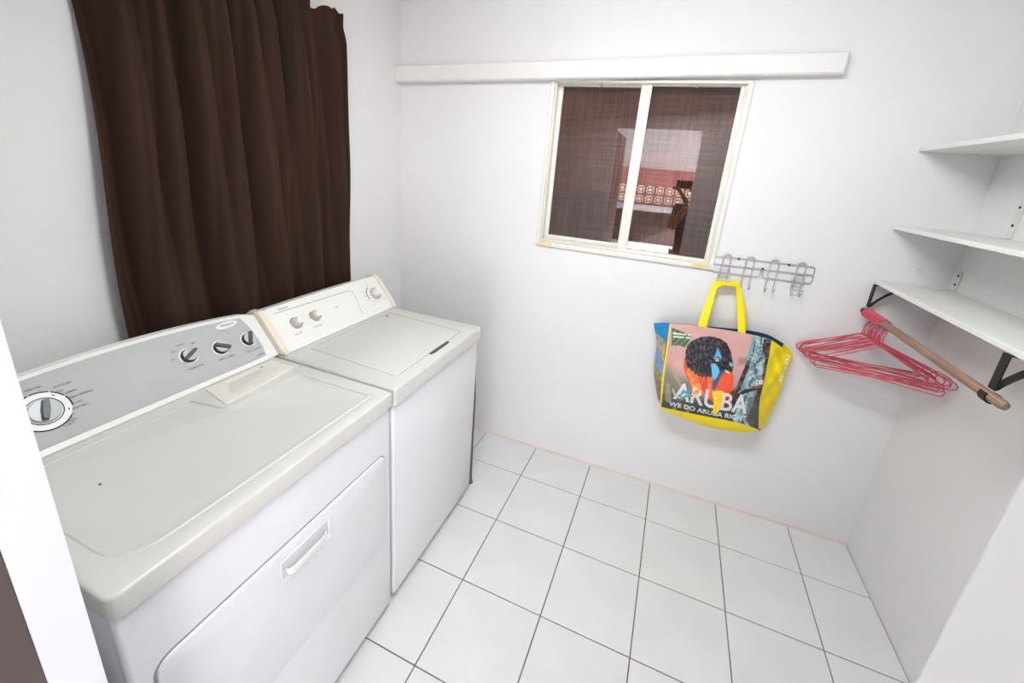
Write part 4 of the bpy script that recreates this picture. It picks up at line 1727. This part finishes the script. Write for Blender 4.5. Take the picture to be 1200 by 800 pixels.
# shirt and trousers as shells around the same skeleton
sh = skin_figure('shirt', [pts[0], pts[1], pts[2], pts[3], pts[5], tuple((np.array(pts[5]) + np.array(pts[6])) / 2), pts[8], tuple((np.array(pts[8]) + np.array(pts[9])) / 2)],
                 [(0, 1), (1, 2), (2, 3), (2, 4), (4, 5), (2, 6), (6, 7)], [(.165, .125), (.15, .115), (.17, .125), (.085, .075), .072, .06, .072, .06], M['shirt'], 0)
adopt(sh, per)
tr = skin_figure('trousers', [pts[0], pts[11], pts[12], pts[13], pts[15], pts[16], pts[17]], [(0, 1), (1, 2), (2, 3), (0, 4), (4, 5), (5, 6)],
                 [(.16, .12), .098, .07, .055, .098, .07, .055], M['trousers'], 0)
adopt(tr, per)
# head with face, ears and hair
hc = Vector((bx, by + .065, 1.565))
bm = nb()
bmesh.ops.create_uvsphere(bm, u_segments=32, v_segments=24, radius=1.0)
for v in bm.verts:
    x, y, z = v.co
    jaw = 1 - 0.28 * max(0, -z) ** 1.5
    X, Y, Z = x * 0.076 * jaw, y * 0.096 * (1 - 0.12 * max(0, -z)), z * 0.118
    if y > 0:
        nose = math.exp(-((x / 0.16) ** 2) - (((z + 0.10) / 0.24) ** 2))
        Y += 0.022 * nose * y
        for ex in (-0.42, 0.42):
            Y -= 0.010 * math.exp(-(((x - ex) / 0.2) ** 2) - (((z - 0.06) / 0.13) ** 2))
        Y += 0.006 * math.exp(-((x / 0.30) ** 2) - (((z + 0.47) / 0.09) ** 2)) - 0.004 * math.exp(-((x / 0.30) ** 2) - (((z + 0.44) / 0.03) ** 2))
    v.co = hc + Vector((X, Y, Z))
for sx_ in (-1, 1):
    vs = bmesh.ops.create_uvsphere(bm, u_segments=10, v_segments=8, radius=1.0)['verts']
    for v in vs:
        v.co = hc + Vector((sx_ * 0.076 + v.co.x * .010, -0.006 + v.co.y * .018, -0.004 + v.co.z * .030))
hd = finish(bm, 'head', M['skin'], per, sharp=90)
for ex in (-.031, .031):
    bm = nb()
    vs = bmesh.ops.create_uvsphere(bm, u_segments=10, v_segments=8, radius=0.012)['verts']
    for v in vs:
        v.co += hc + Vector((ex, 0.076, 0.006))
    finish(bm, 'eye', M['lens'], hd)
bm = nb()
bmesh.ops.create_uvsphere(bm, u_segments=28, v_segments=18, radius=1.0)
for v in bm.verts:
    x, y, z = v.co
    back = 1.0 if y < 0.15 else 0.0
    if z < 0.30 and y > 0.1:
        s_ = 0.80
    elif z < -0.75:
        s_ = 0.8
    else:
        s_ = 1.08
    v.co = hc + Vector((x * .078 * s_, y * .098 * s_ - .006, z * .122 * (1.05 if z > -.4 else .9) * (s_ if s_ < 1 else 1)))
finish(bm, 'hair', M['hair'], per, sharp=90)

PH = Vector((1.553, -2.106, 1.578))           # phone centre; its lens sits by the viewpoint
phx = Vector((0.985, 0.05, 0.02)).normalized()
phn = Vector((-0.06, 0.96, -0.28)).normalized()
phy = phn.cross(phx).normalized() * -1
phx = phy.cross(phn).normalized()
if phx.x < 0:
    phx = -phx
mx = Matrix(((phx.x, phy.x, phn.x, PH.x), (phx.y, phy.y, phn.y, PH.y), (phx.z, phy.z, phn.z, PH.z), (0, 0, 0, 1)))
ph_ = thing('phone', 'dark phone mirrored in the window pane, held sideways by the person', 'phone', tuple(PH))
bm = nb()
add_box(bm, (-.078, -.037, -.0045), (.078, .037, .0045), 0.003, 2, mtx=mx)
finish(bm, 'case', M['phone'], ph_)
bm = nb()
for lx in (-.058, -.034):
    add_lathe(bm, [(0.008, 0), (0.008, 0.0015), (0.006, 0.002)], mx @ Vector((lx, .018, .0044)), phn, 16)
finish(bm, 'lens', M['lens'], ph_)


def hand(side):
    """palm behind the phone edge, five fingers wrapped round it"""
    base = Vector(pts[7] if side < 0 else pts[10])
    grip_ = mx @ Vector((side * .060, -.036, -.014))
    pv = [tuple(base), tuple(base.lerp(grip_, 0.55)), tuple(grip_)]
    ev = [(0, 1), (1, 2)]
    rv = [.026, (.030, .018), (.034, .016)]
    for f in range(4):
        o = mx @ Vector((side * (.044 + .017 * f), -.044, -.010))
        q = [o, mx @ Vector((side * (.044 + .017 * f), -.046, .004)), mx @ Vector((side * (.044 + .016 * f), -.030 + .004 * f, .0125)), mx @ Vector((side * (.044 + .015 * f), -.014 - .003 * f, .0125))]
        i0 = len(pv)
        pv += [tuple(x) for x in q]
        ev += [(2, i0)] + [(i0 + j, i0 + j + 1) for j in range(3)]
        rv += [.009, .0085, .008, .007]
    q = [mx @ Vector((side * .055, -.024, -.016)), mx @ Vector((side * .046, -.004, -.014)), mx @ Vector((side * .040, .012, -.0135))]
    i0 = len(pv)
    pv += [tuple(x) for x in q]
    ev += [(2, i0), (i0, i0 + 1), (i0 + 1, i0 + 2)]
    rv += [.011, .010, .008]
    h = skin_figure('hand', pv, ev, rv, M['skin'], 0)
    adopt(h, per)


hand(1)
hand(-1)
